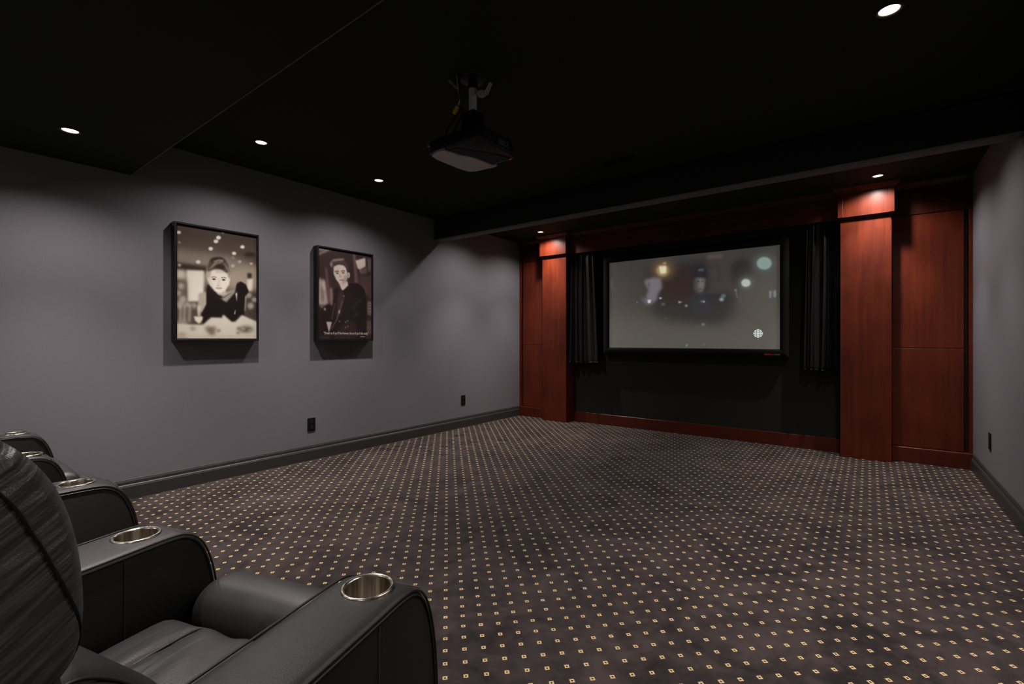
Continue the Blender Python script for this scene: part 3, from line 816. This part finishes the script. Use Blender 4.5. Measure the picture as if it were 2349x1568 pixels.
# overcoat
P([(345, 700), (400, 640), (450, 690), (520, 650), (560, 590), (690, 590), (770, 660), (800, 780), (805, 1300), (790, 1365), (300, 1365), (320, 1080), (330, 900), (365, 760)], (30, 23, 22), 1.8)
P([(255, 1125), (330, 1128), (310, 1210), (290, 1278)], (150, 136, 130), 1.4)
P([(420, 720), (460, 690), (500, 770), (450, 1000), (380, 1120), (400, 900)], (52, 36, 37), 3, .9)
Lq([(480, 820), (430, 980), (400, 1090), (320, 1230)], 8, (104, 90, 84), 1.4, .85); Lq([(372, 870), (345, 990), (330, 1100)], 7, (92, 80, 76), 1.4, .8)
Lq([(432, 965), (424, 1010)], 14, (170, 158, 148), 1.4, .9)
Lq([(730, 800), (640, 900), (620, 960)], 16, (56, 46, 44), 4, .8); Lq([(690, 1010), (620, 1050)], 18, (62, 52, 50), 4, .8)
P([(380, 1290), (470, 1170), (560, 1110), (640, 1130), (700, 1300), (620, 1365), (340, 1365)], (42, 33, 32), 5, .9)
for a, b_ in ((543, 1112), (515, 1130), (515, 1205), (545, 1190), (430, 1120), (490, 770)): E(a, b_, 8, 9, (128, 116, 108), 1.1, .9)
# head and neck
P([(425, 590), (540, 560), (550, 620), (480, 690), (462, 682)], (168, 154, 142), 1.6)
P([(350, 365), (420, 330), (510, 345), (535, 420), (545, 500), (520, 570), (470, 612), (425, 592), (385, 540), (352, 460)], (172, 158, 146), 1.8)
P([(430, 360), (510, 350), (530, 430), (470, 440)], (192, 178, 164), 4, .6); P([(510, 480), (545, 480), (520, 570), (470, 612), (460, 590)], (112, 98, 90), 4, .7)
E(556, 475, 19, 40, (168, 154, 142), 1.4); E(552, 480, 8, 22, (104, 90, 82), 1.6, .8)
P([(312, 340), (345, 275), (430, 232), (500, 255), (545, 330), (555, 400), (538, 440), (520, 370), (470, 330), (400, 330), (350, 360), (345, 440), (325, 400)], (60, 48, 44), 2)
for k in range(7): Lq([(325 + 22 * k, 300 - 4 * k), (360 + 22 * k, 262 - 2 * k)], 13, (168, 154, 140), 1.7, .6)
E(322, 335, 16, 34, (178, 164, 150), 2.5, .6)
Lq([(368, 438), (400, 424), (425, 430)], 12, (66, 52, 48), 1.3); Lq([(456, 426), (485, 414), (506, 424)], 12, (66, 52, 48), 1.3)
E(402, 455, 18, 9, (62, 50, 46), 1.2); E(482, 446, 18, 9, (62, 50, 46), 1.2)
P([(432, 440), (448, 500), (462, 505), (446, 515), (430, 505)], (122, 106, 98), 2, .8)
Lq([(430, 552), (462, 545), (492, 550)], 11, (92, 72, 66), 1.2)
cv.gain = np.array((1.58, 1.62, 1.68))
cv.mesh('print', M['print'], t, (0.0535, 0.022, H2 - 0.018), (0, W2 - 0.036, 0), (0, 0, -(H2 - 0.036)), 0)
zt = 0.018 + (H2 - .036) * (1 - 0.957)
def pmtx(y, z): return Matrix(((0, 0, 1, 0.0545), (1, 0, 0, y), (0, 1, 0, z), (0, 0, 0, 1)))
text_mesh('caption', "\u201cDream as if you\u2019ll live forever, live as if you\u2019ll die today\u201d", M['caption'], t, 0.466, 0.030, pmtx(0.066, zt))
text_mesh('caption', "JAMES DEAN", M['caption'], t, 0.052, 0.0095, pmtx(0.442, zt - 0.0185))

# ------------------------------------------------------------------ power outlets
def outlet(loc, rz, label):
    t = empty('wall_outlet', loc, rz, label, 'outlet', 'black wall outlets')
    # local +x out of the wall
    boxo('plate', M['outlet'], t, 0, 0.006, -0.0355, 0.0355, -0.0575, 0.0575, 0.002, 2)
    for z in (0.026, -0.026):
        r = boxo('receptacle', M['outletdark'], t, 0.005, 0.0085, -0.017, 0.017, z - 0.017, z + 0.017, 0.004, 2)
        boxo('contact', M['slot'], r, 0.0083, 0.009, -0.0078, -0.0058, z - 0.003, z + 0.007)
        boxo('contact', M['slot'], r, 0.0083, 0.009, 0.0056, 0.0076, z - 0.003, z + 0.007)
    bm = bmesh.new(); box(bm, 0.006, 0.0072, -0.0025, 0.0025, -0.0025, 0.0025, 0.001, 1); mesh_obj('screw', bm, M['slot'], t)
outlet((LX, 2.217, 0.308), 0, 'black wall outlet low on the grey wall, below and between the two pictures')
outlet((LX, 4.152, 0.325), 0, 'black wall outlet on the grey wall near the screen end')
outlet((RX, 4.61, 0.345), math.pi, 'black wall outlet on the right wall near the cupboard')

# ------------------------------------------------------------------ downlights (with unseen fill lamps added at the rear)
def downlight(x, y, z, label, power=1.0, rr=0.030, dy=0.0):
    t = empty('downlight', (x, y, z), 0, label, 'ceiling light', 'recessed ceiling downlights')
    bm = bmesh.new()
    lathe(bm, [(rr + .004, -0.0005), (rr + 0.004, -0.004), (rr + .010, -0.007), (rr + 0.018, -0.005), (rr + .020, -0.0005), (rr + .004, -0.0005)], 36)
    mesh_obj('trim_ring', bm, M['trimring'], t, True)
    bm = bmesh.new(); lathe(bm, [(0, -0.0045), (rr * .6, -0.0042), (rr * .9, -0.0025), (rr + .003, -0.001)], 32)
    mesh_obj('lamp', bm, M['bulb'], t, True)
    for nm, pw, size, blend in (('downlight_spill', SPILL_POWER, 146, 0.75), ('downlight_beam', BEAM_POWER, 78, 1.0)):
        ld = bpy.data.lights.new(nm, 'SPOT'); ld.energy = pw * power; ld.color = LAMP_COLOR
        ld.spot_size = R(size); ld.spot_blend = blend; ld.shadow_soft_size = 0.02
        lo = bpy.data.objects.new(nm, ld); lo.location = (0, dy, -0.012)
        link(lo, t)
    return t
downlight(-3.31, 0.557, ZL, 'downlight in the low ceiling above the seats by the grey wall')
downlight(-3.31, 1.522, ZU, 'downlight in the black ceiling in front of the nearer picture')
downlight(-3.305, 2.486, ZU, 'downlight in the black ceiling in front of the captioned picture')
downlight(-3.275, 4.90, ZU, 'downlight above the left pilaster', 1.0, 0.030, 0.065)
downlight(0.056, 4.90, ZU, 'downlight above the right pilaster', 1.0, 0.030, 0.065)
downlight(-3.30, 4.02, ZU, 'downlight hidden behind the ceiling beam, by the picture wall')
downlight(0.06, 4.02, ZU, 'downlight hidden behind the ceiling beam, by the right wall', 0.72)
downlight(0.065, 2.465, ZU, 'large near downlight at the top right of the ceiling', 1.0, 0.032)
downlight(0.065, 1.52, ZU, 'downlight near the right wall, just in front of the dropped ceiling')
downlight(-1.62, 0.557, ZL, 'downlight in the dropped ceiling above the middle of the seats')
downlight(-3.31, -0.90, ZL, 'unseen fill downlight added behind the seats by the grey wall')  # this row is unseen, added to raise the ambient light
downlight(0.065, -0.90, ZL, 'unseen fill downlight added behind the seats by the right wall')
downlight(-1.62, -0.90, ZL, 'unseen fill downlight added behind the middle of the seats')
for x, lab in ((-3.31, 'rearmost unseen fill downlight, added by the grey picture wall'), (-1.62, 'rearmost unseen fill downlight, added in the middle of the low ceiling'), (0.065, 'rearmost unseen fill downlight, added by the right wall')):
    downlight(x, -2.0, ZL, lab)  # second unseen row, added for more ambient fill

# ------------------------------------------------------------------ ceiling vent
t = empty('ceiling_vent', (-1.50, 3.32, ZU), 0, 'small black air vent in the ceiling before the beam', 'vent')
for a, b_, c, d in ((-.13, .13, -.06, -.048), (-.13, .13, .048, .06), (-.13, -.118, -.048, .048), (.118, .13, -.048, .048)):
    boxo('vent_frame', M['black'], t, a, b_, c, d, -0.008, 0, 0.001, 1)
for k in range(6):
    o = boxo('louvre', M['black'], t, -.118, .118, -.0075, .0075, -.001, .001); o.location = (0, -.04 + .016 * k, -0.006); o.rotation_euler = (R(35), 0, 0)

# ------------------------------------------------------------------ projector mount
PJX, PJY, PJZ = -1.640, 1.822, 2.0
t = empty('projector_mount', (PJX, PJY, ZU), 0, 'white pole ceiling mount holding the projector', 'mount')
bm = bmesh.new(); lathe(bm, [(0, -.012), (.052, -.012), (.066, -.006), (.070, 0)], 28); mesh_obj('ceiling_plate', bm, M['black'], t, True)
bm = bmesh.new(); tube(bm, [(0, 0, -.012), (0, 0, -.05)], .026, 20); mesh_obj('collar', bm, M['black'], t, True)
bm = bmesh.new(); tube(bm, [(0, 0, -.045), (0, 0, -.180)], .0205, 24); pole = mesh_obj('pole', bm, M['whitepole'], t, True)
bm = bmesh.new()
for z in (-.058, -.072, -.088):
    d = Vector((.35, -.94, 0)) if z > -.08 else Vector((.62, -.78, 0)); d.normalize()
    tube(bm, [Vector((0, 0, z)) + d * .0195, Vector((0, 0, z)) + d * .0212], .0022, 8)
mesh_obj('pole_hole', bm, M['black'], pole)
# tilting clevis plates spread at the top, grey metal
for s, (a, b_) in ((-1, ((-.088, -.075, -.012), (-.044, -.060, -.062))), (1, ((.112, .01, -.052), (.082, .01, -.092)))):
    bm = bmesh.new(); A = Vector(a); B = Vector(b_)
    n = Vector((0, .016, 0)); th = Vector((.0035, 0, .003))
    vs = [bm.verts.new(p) for p in (A - n * .7 - th, A + n * .7 - th, B + n - th, B - n - th, A - n * .7 + th, A + n * .7 + th, B + n + th, B - n + th)]
    for f in ((0, 1, 2, 3), (4, 7, 6, 5), (0, 4, 5, 1), (1, 5, 6, 2), (2, 6, 7, 3), (3, 7, 4, 0)): bm.faces.new([vs[i] for i in f])
    mesh_obj('bracket_arm', bm, M['greymetal'], t)
bm = bmesh.new(); lathe(bm, [(0, 0), (.020, .0), (.030, .012), (.030, .016), (0, .016)], 20, (.056, .004, -.100)); mesh_obj('cover_disc', bm, M['greymetal'], t, True)
boxo('clamp', M['black'], t, -.046, .046, -.044, .044, -.316, -.176, .010, 2)
boxo('mount_plate', M['blackplastic'], t, -.085, .085, -.075, .075, -.326, -.314, .003, 1)

# ------------------------------------------------------------------ projector (hung upside down, lens towards the screen)
t = empty('projector', (PJX, PJY, PJZ), 0, 'black projector with silver cover hung upside down from the ceiling mount', 'projector')
hw, hd, hz = 0.178, 0.158, 0.074
bm = bmesh.new()
def rrect(w, d, rs, n=6):
    pts = []
    for (sx, sy, a0), r in zip(((1, -1, -90), (1, 1, 0), (-1, 1, 90), (-1, -1, 180)), rs):
        for k in range(n + 1):
            a = R(a0 + 90 * k / n); pts.append((sx * (w - r) + r * math.cos(a), sy * (d - r) + r * math.sin(a)))
    return pts
RS = (0.012, 0.075, 0.035, 0.040)
layers = [(0.0, -.010), (0.006, -.003), (0.012, 0), (hz - .012, 0), (hz - .004, -.004), (hz, -.012)]
rings = []
for z, inset in layers:
    rings.append([bm.verts.new((x, y, z)) for x, y in rrect(hw + inset, hd + inset, [max(.006, r + inset) for r in RS])])
for A, B in zip(rings[:-1], rings[1:]):
    for k in range(len(A)): bm.faces.new([A[k], A[(k + 1) % len(A)], B[(k + 1) % len(B)], B[k]])
bm.faces.new(rings[0]); bm.faces.new(rings[-1])
body = mesh_obj('body', bm, M['blackplastic'], t, True)
# silver cover on the face that points down: wavy inner edge
ed = smooth_path([(-.165, -.100), (-.152, -.140), (-.125, -.158), (-.062, -.162), (-.042, -.120), (-.032, -.060), (-.004, -.012), (.006, .060), (.012, .142), (.012, .160), (-.040, .163), (-.130, .150), (-.158, .110), (-.166, .02)], 5)
bm = bmesh.new()
lo = [bm.verts.new((x, y, -.006)) for x, y in ed[:-1]]; hi = [bm.verts.new((x * .985, y * .985, .006)) for x, y in ed[:-1]]
bm.faces.new(lo); bm.faces.new(hi)
for k in range(len(lo)): bm.faces.new([lo[k], lo[(k + 1) % len(lo)], hi[(k + 1) % len(lo)], hi[k]])
cov = mesh_obj('cover_panel', bm, M['silver'], t); cov['label'] = 'silver grey cover panel'
boxo('cover_mark', M['greymetal'], cov, -.075, -.072, .0, .045, -.0068, -.006)
bm = bmesh.new(); box(bm, -.020, .030, .150, .164, -.010, .004, .003, 1); mesh_obj('latch', bm, M['silver'], t)
# vent slats
for k in range(26):
    yy = -.135 + k * .0105
    x0 = np.interp(yy, [-.16, -.12, -.06, -.012, .06, .142], [-.052, -.034, -.022, .006, .016, .022])
    boxo('vent_slat', M['bluegrey'], t, x0, min(.150, x0 + .058 + .0028 * k), yy, yy + .0042, -.0045, .003)
bm = bmesh.new(); box(bm, hw - .002, hw + .002, -.125, .085, .010, hz - .012, .001, 1); sp = mesh_obj('side_panel', bm, M['bluegrey'], t)
bm = bmesh.new(); box(bm, hw + .0018, hw + .0026, -.010, .045, .020, .048); mesh_obj('label_sticker', bm, M['sticker'], sp)
bm = bmesh.new()
for q in ((.052, .026), (.058, .034), (.056, .044), (.064, .022)): box(bm, hw + .0018, hw + .0028, q[0], q[0] + .006, q[1], q[1] + .004)
mesh_obj('label_print', bm, M['silver'], sp)
# red sensor window wrapping the far right corner
bm = bmesh.new(); pr = rrect(hw + .001, hd + .001, RS)
seg = pr[8:13]
A = [bm.verts.new((x, y, .002)) for x, y in seg]; B = [bm.verts.new((x * 1.004, y * 1.004, .016)) for x, y in seg]
C2 = [bm.verts.new((x * .93, y * .93, -.0045)) for x, y in seg]
for k in range(len(seg) - 1):
    bm.faces.new([A[k], A[k + 1], B[k + 1], B[k]]); bm.faces.new([C2[k], C2[k + 1], A[k + 1], A[k]])
mesh_obj('sensor_window', bm, M['redlens'], t, True)['label'] = 'dark red sensor window'
# lens and ring on the screen side
def ytube(name, x, z, y0, y1, r, mat, par):
    bm = bmesh.new(); tube(bm, [(x, y0, z), (x, y1, z)], r, 24); return mesh_obj(name, bm, mat, par, True)
ytube('lens_ring', -.075, .038, hd - .01, hd + .012, .034, M['blackplastic'], t)
ytube('lens', -.075, .038, hd, hd + .0145, .026, M['redlens'] if False else M['black'], t)
# rear rim light line, feet (pointing up because it hangs inverted), rear sockets
for sx, sy in ((-.15, -.10), (.15, .10), (.15, -.12)):
    bm = bmesh.new(); lathe(bm, [(0, hz + .014), (.012, hz + .014), (.014, hz), (0, hz - .004)], 16, (sx, sy, 0)); mesh_obj('foot', bm, M['blackplastic'], t, True)
for x in (-.11, -.06, -.02, .03):
    boxo('socket', M['outlet'], t, x, x + .026, -hd - .002, -hd + .004, .026, .044, .002, 1)
bm = bmesh.new(); tube(bm, [(-.172, -.13, .05), (-.186, -.14, .056), (-.188, -.135, .075)], .004, 8); mesh_obj('strap_loop', bm, M['greymetal'], t, True)

# ------------------------------------------------------------------ cables beside the pole
t = empty('cable_bundle', (PJX, PJY - .02, ZU), 0, 'bundle of dark cables with a yellow plug dropping beside the mount pole', 'cable')
def cable(pts, r, mat, name='cable'):
    bm = bmesh.new(); tube(bm, smooth_path([(a - PJX, b_ - PJY + .02, c - ZU) for a, b_, c in pts], 6), r, 8); return mesh_obj(name, bm, mat, t, True)
cable([(-1.672, 1.744, 2.40), (-1.670, 1.748, 2.37), (-1.668, 1.755, 2.335), (-1.676, 1.765, 2.295), (-1.690, 1.78, 2.255), (-1.700, 1.75, 2.19), (-1.70, 1.70, 2.12), (-1.69, 1.665, 2.05)], .0038, M['cable'])
cable([(-1.678, 1.742, 2.40), (-1.676, 1.746, 2.36), (-1.674, 1.755, 2.31), (-1.680, 1.785, 2.25), (-1.688, 1.78, 2.20), (-1.68, 1.72, 2.12), (-1.665, 1.665, 2.045)], .0032, M['cablegrey'])
cable([(-1.662, 1.742, 2.40), (-1.662, 1.748, 2.35), (-1.668, 1.755, 2.30), (-1.678, 1.785, 2.24), (-1.678, 1.75, 2.16), (-1.65, 1.664, 2.04)], .0045, M['cable'])
cable([(-1.690, 1.78, 2.305), (-1.694, 1.78, 2.29), (-1.703, 1.78, 2.272)], .0036, M['whitepole'], 'cable_boot')
bm = bmesh.new(); box(bm, -.012, .012, -.008, .008, -.021, .021, .005, 3)
y_ = mesh_obj('plug', bm, M['yellow'], t, True); y_.location = (-1.719 - PJX, 1.78 - PJY + .02, 2.249 - ZU); y_.rotation_euler = (0, R(33), R(12)); y_['label'] = 'yellow plug'

# ------------------------------------------------------------------ recliners
ARM_TOP = 0.577
ARM_PROF = [(-.78, .06), (-.80, .20), (-.80, .42), (-.785, .52), (-.745, .562), (-.65, .572), (-.40, ARM_TOP), (-.10, ARM_TOP + .001), (.0, ARM_TOP + .001), (.045, .570), (.078, .545), (.102, .500), (.120, .430), (.130, .34), (.134, .22), (.134, .06)]
def closed_loft(bm, loop, cols):
    """loop = closed 2-D profile (v, z); cols = [(u, inset)]; inset shrinks the profile inwards"""
    n = len(loop); Pn = np.array(loop)
    nor = []
    for i in range(n):
        d = Pn[(i + 1) % n] - Pn[i - 1]; d /= np.linalg.norm(d) + 1e-9
        nor.append((d[1], -d[0]))
    nor = np.array(nor)
    area = sum(Pn[i][0] * Pn[(i + 1) % n][1] - Pn[(i + 1) % n][0] * Pn[i][1] for i in range(n))
    if area > 0: nor = -nor
    rings = []
    for u, ins in cols:
        q = Pn + nor * ins
        rings.append([bm.verts.new((u, a, b_)) for a, b_ in q])
    for A, B in zip(rings[:-1], rings[1:]):
        for k in range(n): bm.faces.new([A[k], A[(k + 1) % n], B[(k + 1) % n], B[k]])
    bm.faces.new(rings[0]); bm.faces.new(rings[-1])

def arm_cols():
    h = .077
    return [(-h, .012), (-h + .003, .006), (-h + .009, .002), (-h + .022, 0), (-.025, -.002), (.025, -.002), (h - .022, 0), (h - .009, .002), (h - .003, .006), (h, .012)]

def armrest(parent, u0, ext=0.0):
    path = smooth_path([(v_ + (ext if v_ > -.05 else 0), z_) for v_, z_ in ARM_PROF], 5)
    bm = bmesh.new(); closed_loft(bm, path, arm_cols())
    bmesh.ops.translate(bm, verts=bm.verts, vec=(u0, 0, 0))
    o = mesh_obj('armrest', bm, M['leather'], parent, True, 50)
    # sides get a darker copy of the leather, with their shade in its colour
    o.data.materials.append(M['leathershade'])
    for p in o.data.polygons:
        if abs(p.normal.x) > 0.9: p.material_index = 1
    # cut the cup well
    bmc = bmesh.new(); lathe(bmc, [(0, -.2), (.0445, -.2), (.0445, .2), (0, .2)], 40, (u0, 0, ARM_TOP))
    cme = bpy.data.meshes.new('cut'); bmesh.ops.recalc_face_normals(bmc, faces=bmc.faces); bmc.to_mesh(cme); bmc.free()
    co = bpy.data.objects.new('cut', cme); COL.objects.link(co); co.location = (0, 0, .115)
    md = o.modifiers.new('well', 'BOOLEAN'); md.object = co; md.operation = 'DIFFERENCE'; md.solver = 'EXACT'
    o_par, o.parent = o.parent, None
    dg = bpy.context.evaluated_depsgraph_get(); dg.update()
    me = bpy.data.meshes.new_from_object(o.evaluated_get(dg))
    o.modifiers.clear(); o.data = me; o.parent = o_par
    bpy.data.objects.remove(co)
    me.name = 'armrest'
    # steel cup holder
    bm = bmesh.new(); z = ARM_TOP + .0025
    lathe(bm, [(.0415, z + .001), (.0440, z + .0038), (.0475, z + .0042), (.0495, z + .002), (.0500, z - .001), (.0455, z - .002), (.0440, z - .004), (.0430, z - .06), (.040, z - .072), (0, z - .073)], 48, (u0, 0, 0))
    lathe(bm, [(.0415, z + .001), (.0405, z - .004), (.0395, z - .06), (.036, z - .069), (0, z - .070)], 48, (u0, 0, 0))
    mesh_obj('cup_holder', bm, M['steel'], o, True, 60)['label'] = 'brushed steel cup holder'
    # twin piping rows along the top edges, and a stitched seam down each side
    top = [p for p in path if True]
    for s in (-1, 1):
        for rr, ux, ins in ((.0024, .0775, .0035), (.0020, .0785, .0115)):
            bm = bmesh.new(); P_ = np.array(path); m = len(P_)
            pts = []
            for i in range(m):
                d = P_[min(i + 1, m - 1)] - P_[max(i - 1, 0)]; d /= np.linalg.norm(d)
                nrm = np.array((-d[1], d[0]))
                q = P_[i] - nrm * ins if nrm[1] > -.2 else P_[i] - nrm * ins
                pts.append((u0 + s * ux, q[0], q[1]))
            tube(bm, pts, rr, 6); mesh_obj('piping', bm, M['piping'], o, True, 80)
        bm = bmesh.new(); tube(bm, [(u0 + s * .0775, -.070, .562), (u0 + s * .0777, -.071, .40), (u0 + s * .0777, -.070, .10)], .0016, 6)
        mesh_obj('side_seam', bm, M['thread'], o, True, 80)
    bm = bmesh.new(); tube(bm, [(u0 - .074, .066 + ext, .5595), (u0 - .03, .070 + ext, .5575), (u0 + .03, .070 + ext, .5575), (u0 + .074, .066 + ext, .5595)], .0014, 6)
    mesh_obj('front_seam', bm, M['thread'], o, True, 80)
    return o

def pad(bm, x0, x1, y0, y1, z0, z1, r, crown, n=(18, 14, 6), fn=None):
    """upholstered block: rounded edges, crowned top"""
    cx, cy, cz = (x0 + x1) / 2, (y0 + y1) / 2, (z0 + z1) / 2
    hx, hy, hz_ = (x1 - x0) / 2, (y1 - y0) / 2, (z1 - z0) / 2
    vs = {}
    def vert(i, j, k):
        if (i, j, k) in vs: return vs[(i, j, k)]
        p = np.array([2 * i / n[0] - 1, 2 * j / n[1] - 1, 2 * k / n[2] - 1]) 
        q = np.sign(p) * (1 - (1 - np.abs(p)) ** 1.6)
        P_ = q * np.array([hx, hy, hz_])
        core = np.clip(P_, [-(hx - r), -(hy - r), -(hz_ - r)], [hx - r, hy - r, hz_ - r])
        d = P_ - core; L_ = np.linalg.norm(d)
        if L_ > 1e-9: P_ = core + d / L_ * min(r, L_ if L_ < r else r)
        if P_[2] > 0:
            P_[2] += crown * (1 - (P_[0] / hx) ** 2) * (1 - (P_[1] / hy) ** 2)
        P_ = P_ + np.array([cx, cy, cz])
        if fn: P_ = fn(P_)
        vs[(i, j, k)] = bm.verts.new(P_); return vs[(i, j, k)]
    for a, b_, fix in ((0, 1, 2), (0, 2, 1), (1, 2, 0)):
        for side in (0, n[fix]):
            for i in range(n[a]):
                for j in range(n[b_]):
                    def id_(ii, jj):
                        t_ = [0, 0, 0]; t_[a] = ii; t_[b_] = jj; t_[fix] = side; return tuple(t_)
                    bm.faces.new([vert(*id_(i, j)), vert(*id_(i + 1, j)), vert(*id_(i + 1, j + 1)), vert(*id_(i, j + 1))])

BACK_PROF = [(-.445, .646), (-.414, .657), (-.396, .682), (-.389, .72), (-.391, .78), (-.401, .84), (-.420, .893), (-.452, .938), (-.50, .972), (-.57, .99), (-.63, .975), (-.665, .93), (-.672, .86), (-.655, .76), (-.635, .68), (-.60, .645), (-.52, .64)]
LUMBAR_PROF = [(-.395, .660), (-.352, .634), (-.312, .594), (-.280, .545), (-.266, .49), (-.272, .43), (-.30, .385), (-.36, .365), (-.46, .365), (-.56, .40), (-.60, .50), (-.585, .60), (-.52, .655), (-.455, .668)]
SPAN = .672
def recliner(center, ang, arms, label, fy=.205, fz=.447, exts=(0.0, 0.0), trim=0.0):
    t = empty('recliner', (center[0], center[1], 0), ang, label, 'recliner', 'black leather theatre recliners in one row')
    hw_ = SPAN / 2 - .0785
    bm = bmesh.new(); box(bm, -hw_ + .004, hw_ - .004 - trim, -.70, .03, .05, .33, .012, 2); mesh_obj('base', bm, M['leathershade'], t)
    # seat cushion with lengthwise creases
    def crease(P_):
        x, y, z = P_
        if z > .36:
            k = max(0, 1 - abs(x) / .2)
            z += .0055 * k * math.sin(52 * x + 6 * math.sin(6 * y)) - .010 * math.exp(-((abs(x) - .118) / .010) ** 2) * (1 if y < .0 else 0)
            z -= .05 * max(0, (-.12 - y)) 
        return np.array((x, y, z))
    bm = bmesh.new(); pad(bm, -hw_ + .002, hw_ - .002 - trim, -.48, .028, .285, .408, .05, .016, (44, 20, 8), crease)
    seat = mesh_obj('seat_cushion', bm, M['leatherseat'], t, True, 80)
    for s in (-1, 1):
        bm = bmesh.new(); tube(bm, smooth_path([(s * .124, -.24, .402), (s * .120, -.15, .4075), (s * .117, -.06, .409), (s * .116, -.01, .4055), (s * .116, .018, .390)], 5), .0030, 8)
        mesh_obj('piping', bm, M['piping'], seat, True, 80)
    # padded footrest folded against the front of the seat
    def roll(P_):
        x, y, z = P_
        return np.array((x, y - .05 * max(0, .40 - z) * 0.6, z))
    bm = bmesh.new(); pad(bm, -hw_ + .002, hw_ - .002 - trim, .044, fy, .07, fz, min(.072, (fy - .044) * .48), .010, (30, 10, 16), roll)
    mesh_obj('footrest', bm, M['leather'], t, True, 80)
    # upper back cushion with side boxing and seam
    path = smooth_path(BACK_PROF + [BACK_PROF[0]], 5)[:-1]
    w = .2495
    cols = [(-w, .024), (-w + .003, .019), (-w + .009, .013), (-w + .020, .006), (-w + .05, .001), (-.09, -.003), (.09, -.003), (w - .05, .001), (w - .020, .006), (w - .009, .013), (w - .003, .019), (w, .024)]
    bm = bmesh.new(); closed_loft(bm, path, cols)
    back = mesh_obj('backrest', bm, M['leatherback'], t, True, 70)
    for s in (-1, 1):
        P_ = np.array(path); m = len(P_); pts = []
        iu = [c[1] for c in cols[::-1][:6]][::-1]; uu = [c[0] for c in cols[::-1][:6]][::-1]
        for i in range(8, 52):
            d = P_[(i + 1) % m] - P_[i - 1]; d /= np.linalg.norm(d); nrm = np.array((-d[1], d[0]))
            if nrm @ (P_[i] - np.array((-.53, .80))) < 0: nrm = -nrm
            ins = float(np.interp(P_[i][1], [.66, .69, .715, .757, .806, .86], [.006, .009, .015, .028, .040, .048]))
            q = P_[i] - nrm * ins
            pts.append((s * (float(np.interp(ins, iu, uu)) + .0006), q[0], q[1]))
        bm = bmesh.new(); tube(bm, pts, [.0006 + .0013 * min(1, i / 8) for i in range(len(pts))], 6); mesh_obj('piping', bm, M['black'], back, True, 80)
    # lumbar cushion
    path = smooth_path(LUMBAR_PROF + [LUMBAR_PROF[0]], 4)[:-1]
    w = hw_ - .008
    cols = [(-w, .05), (-w + .006, .032), (-w + .018, .016), (-w + .045, .004), (-.08, 0), (.08, 0), (w - .045, .004), (w - .018, .016), (w - .006, .032), (w, .05)]
    bm = bmesh.new(); closed_loft(bm, path, cols)
    lum = mesh_obj('lumbar_cushion', bm, M['leather'], t, True, 70)
    for s in (-1, 1):
        pts = [(s * (w - .006), v_, z_) for v_, z_ in ((-.45, .640), (-.416, .642), (-.395, .634), (-.370, .615), (-.345, .588), (-.318, .545), (-.305, .50), (-.31, .45))]
        for dx in (0, .011):
            bm = bmesh.new(); tube(bm, smooth_path([(a_ - s * dx, b_ + dx * .55, c_ + dx * .75) for a_, b_, c_ in pts], 4), .0022, 6); mesh_obj('piping', bm, M['piping'], lum, True, 80)
    for s, e_ in zip(arms, exts): armrest(t, s * SPAN / 2, e_)
    for sx in (-1, 1):
        for sy in (-.66, -.02):
            bm = bmesh.new(); lathe(bm, [(0, 0), (.022, 0), (.026, .05), (0, .05)], 16, (sx * (hw_ - .05), sy, 0)); mesh_obj('foot', bm, M['black'], t, True)
    return t
A_ = Vector((-.760, .546)); B_ = Vector((-1.403, .354))
c1 = (A_ + B_) / 2
recliner(c1, math.atan2(A_.y - B_.y, A_.x - B_.x), (-1, 1), 'nearest black leather recliner, turned inward, with a cup holder in both arms', exts=(.026, 0.0))
for xa, ya, fy, fz, ex, tr, lab in (
        (-2.070, .362, .150, .42, .026, .050, 'black leather recliner second from the camera, beyond the nearest one'),
        (-2.742, .328, .155, .42, 0.0, 0.006, 'black leather recliner third from the camera, between second and farthest'),
        (-3.414, .372, .150, .455, .012, 0.006, 'farthest black leather recliner, closest to the grey picture wall')):
    recliner((xa + SPAN / 2, ya), 0.0, (-1,), lab, fy, fz, (ex,), tr)
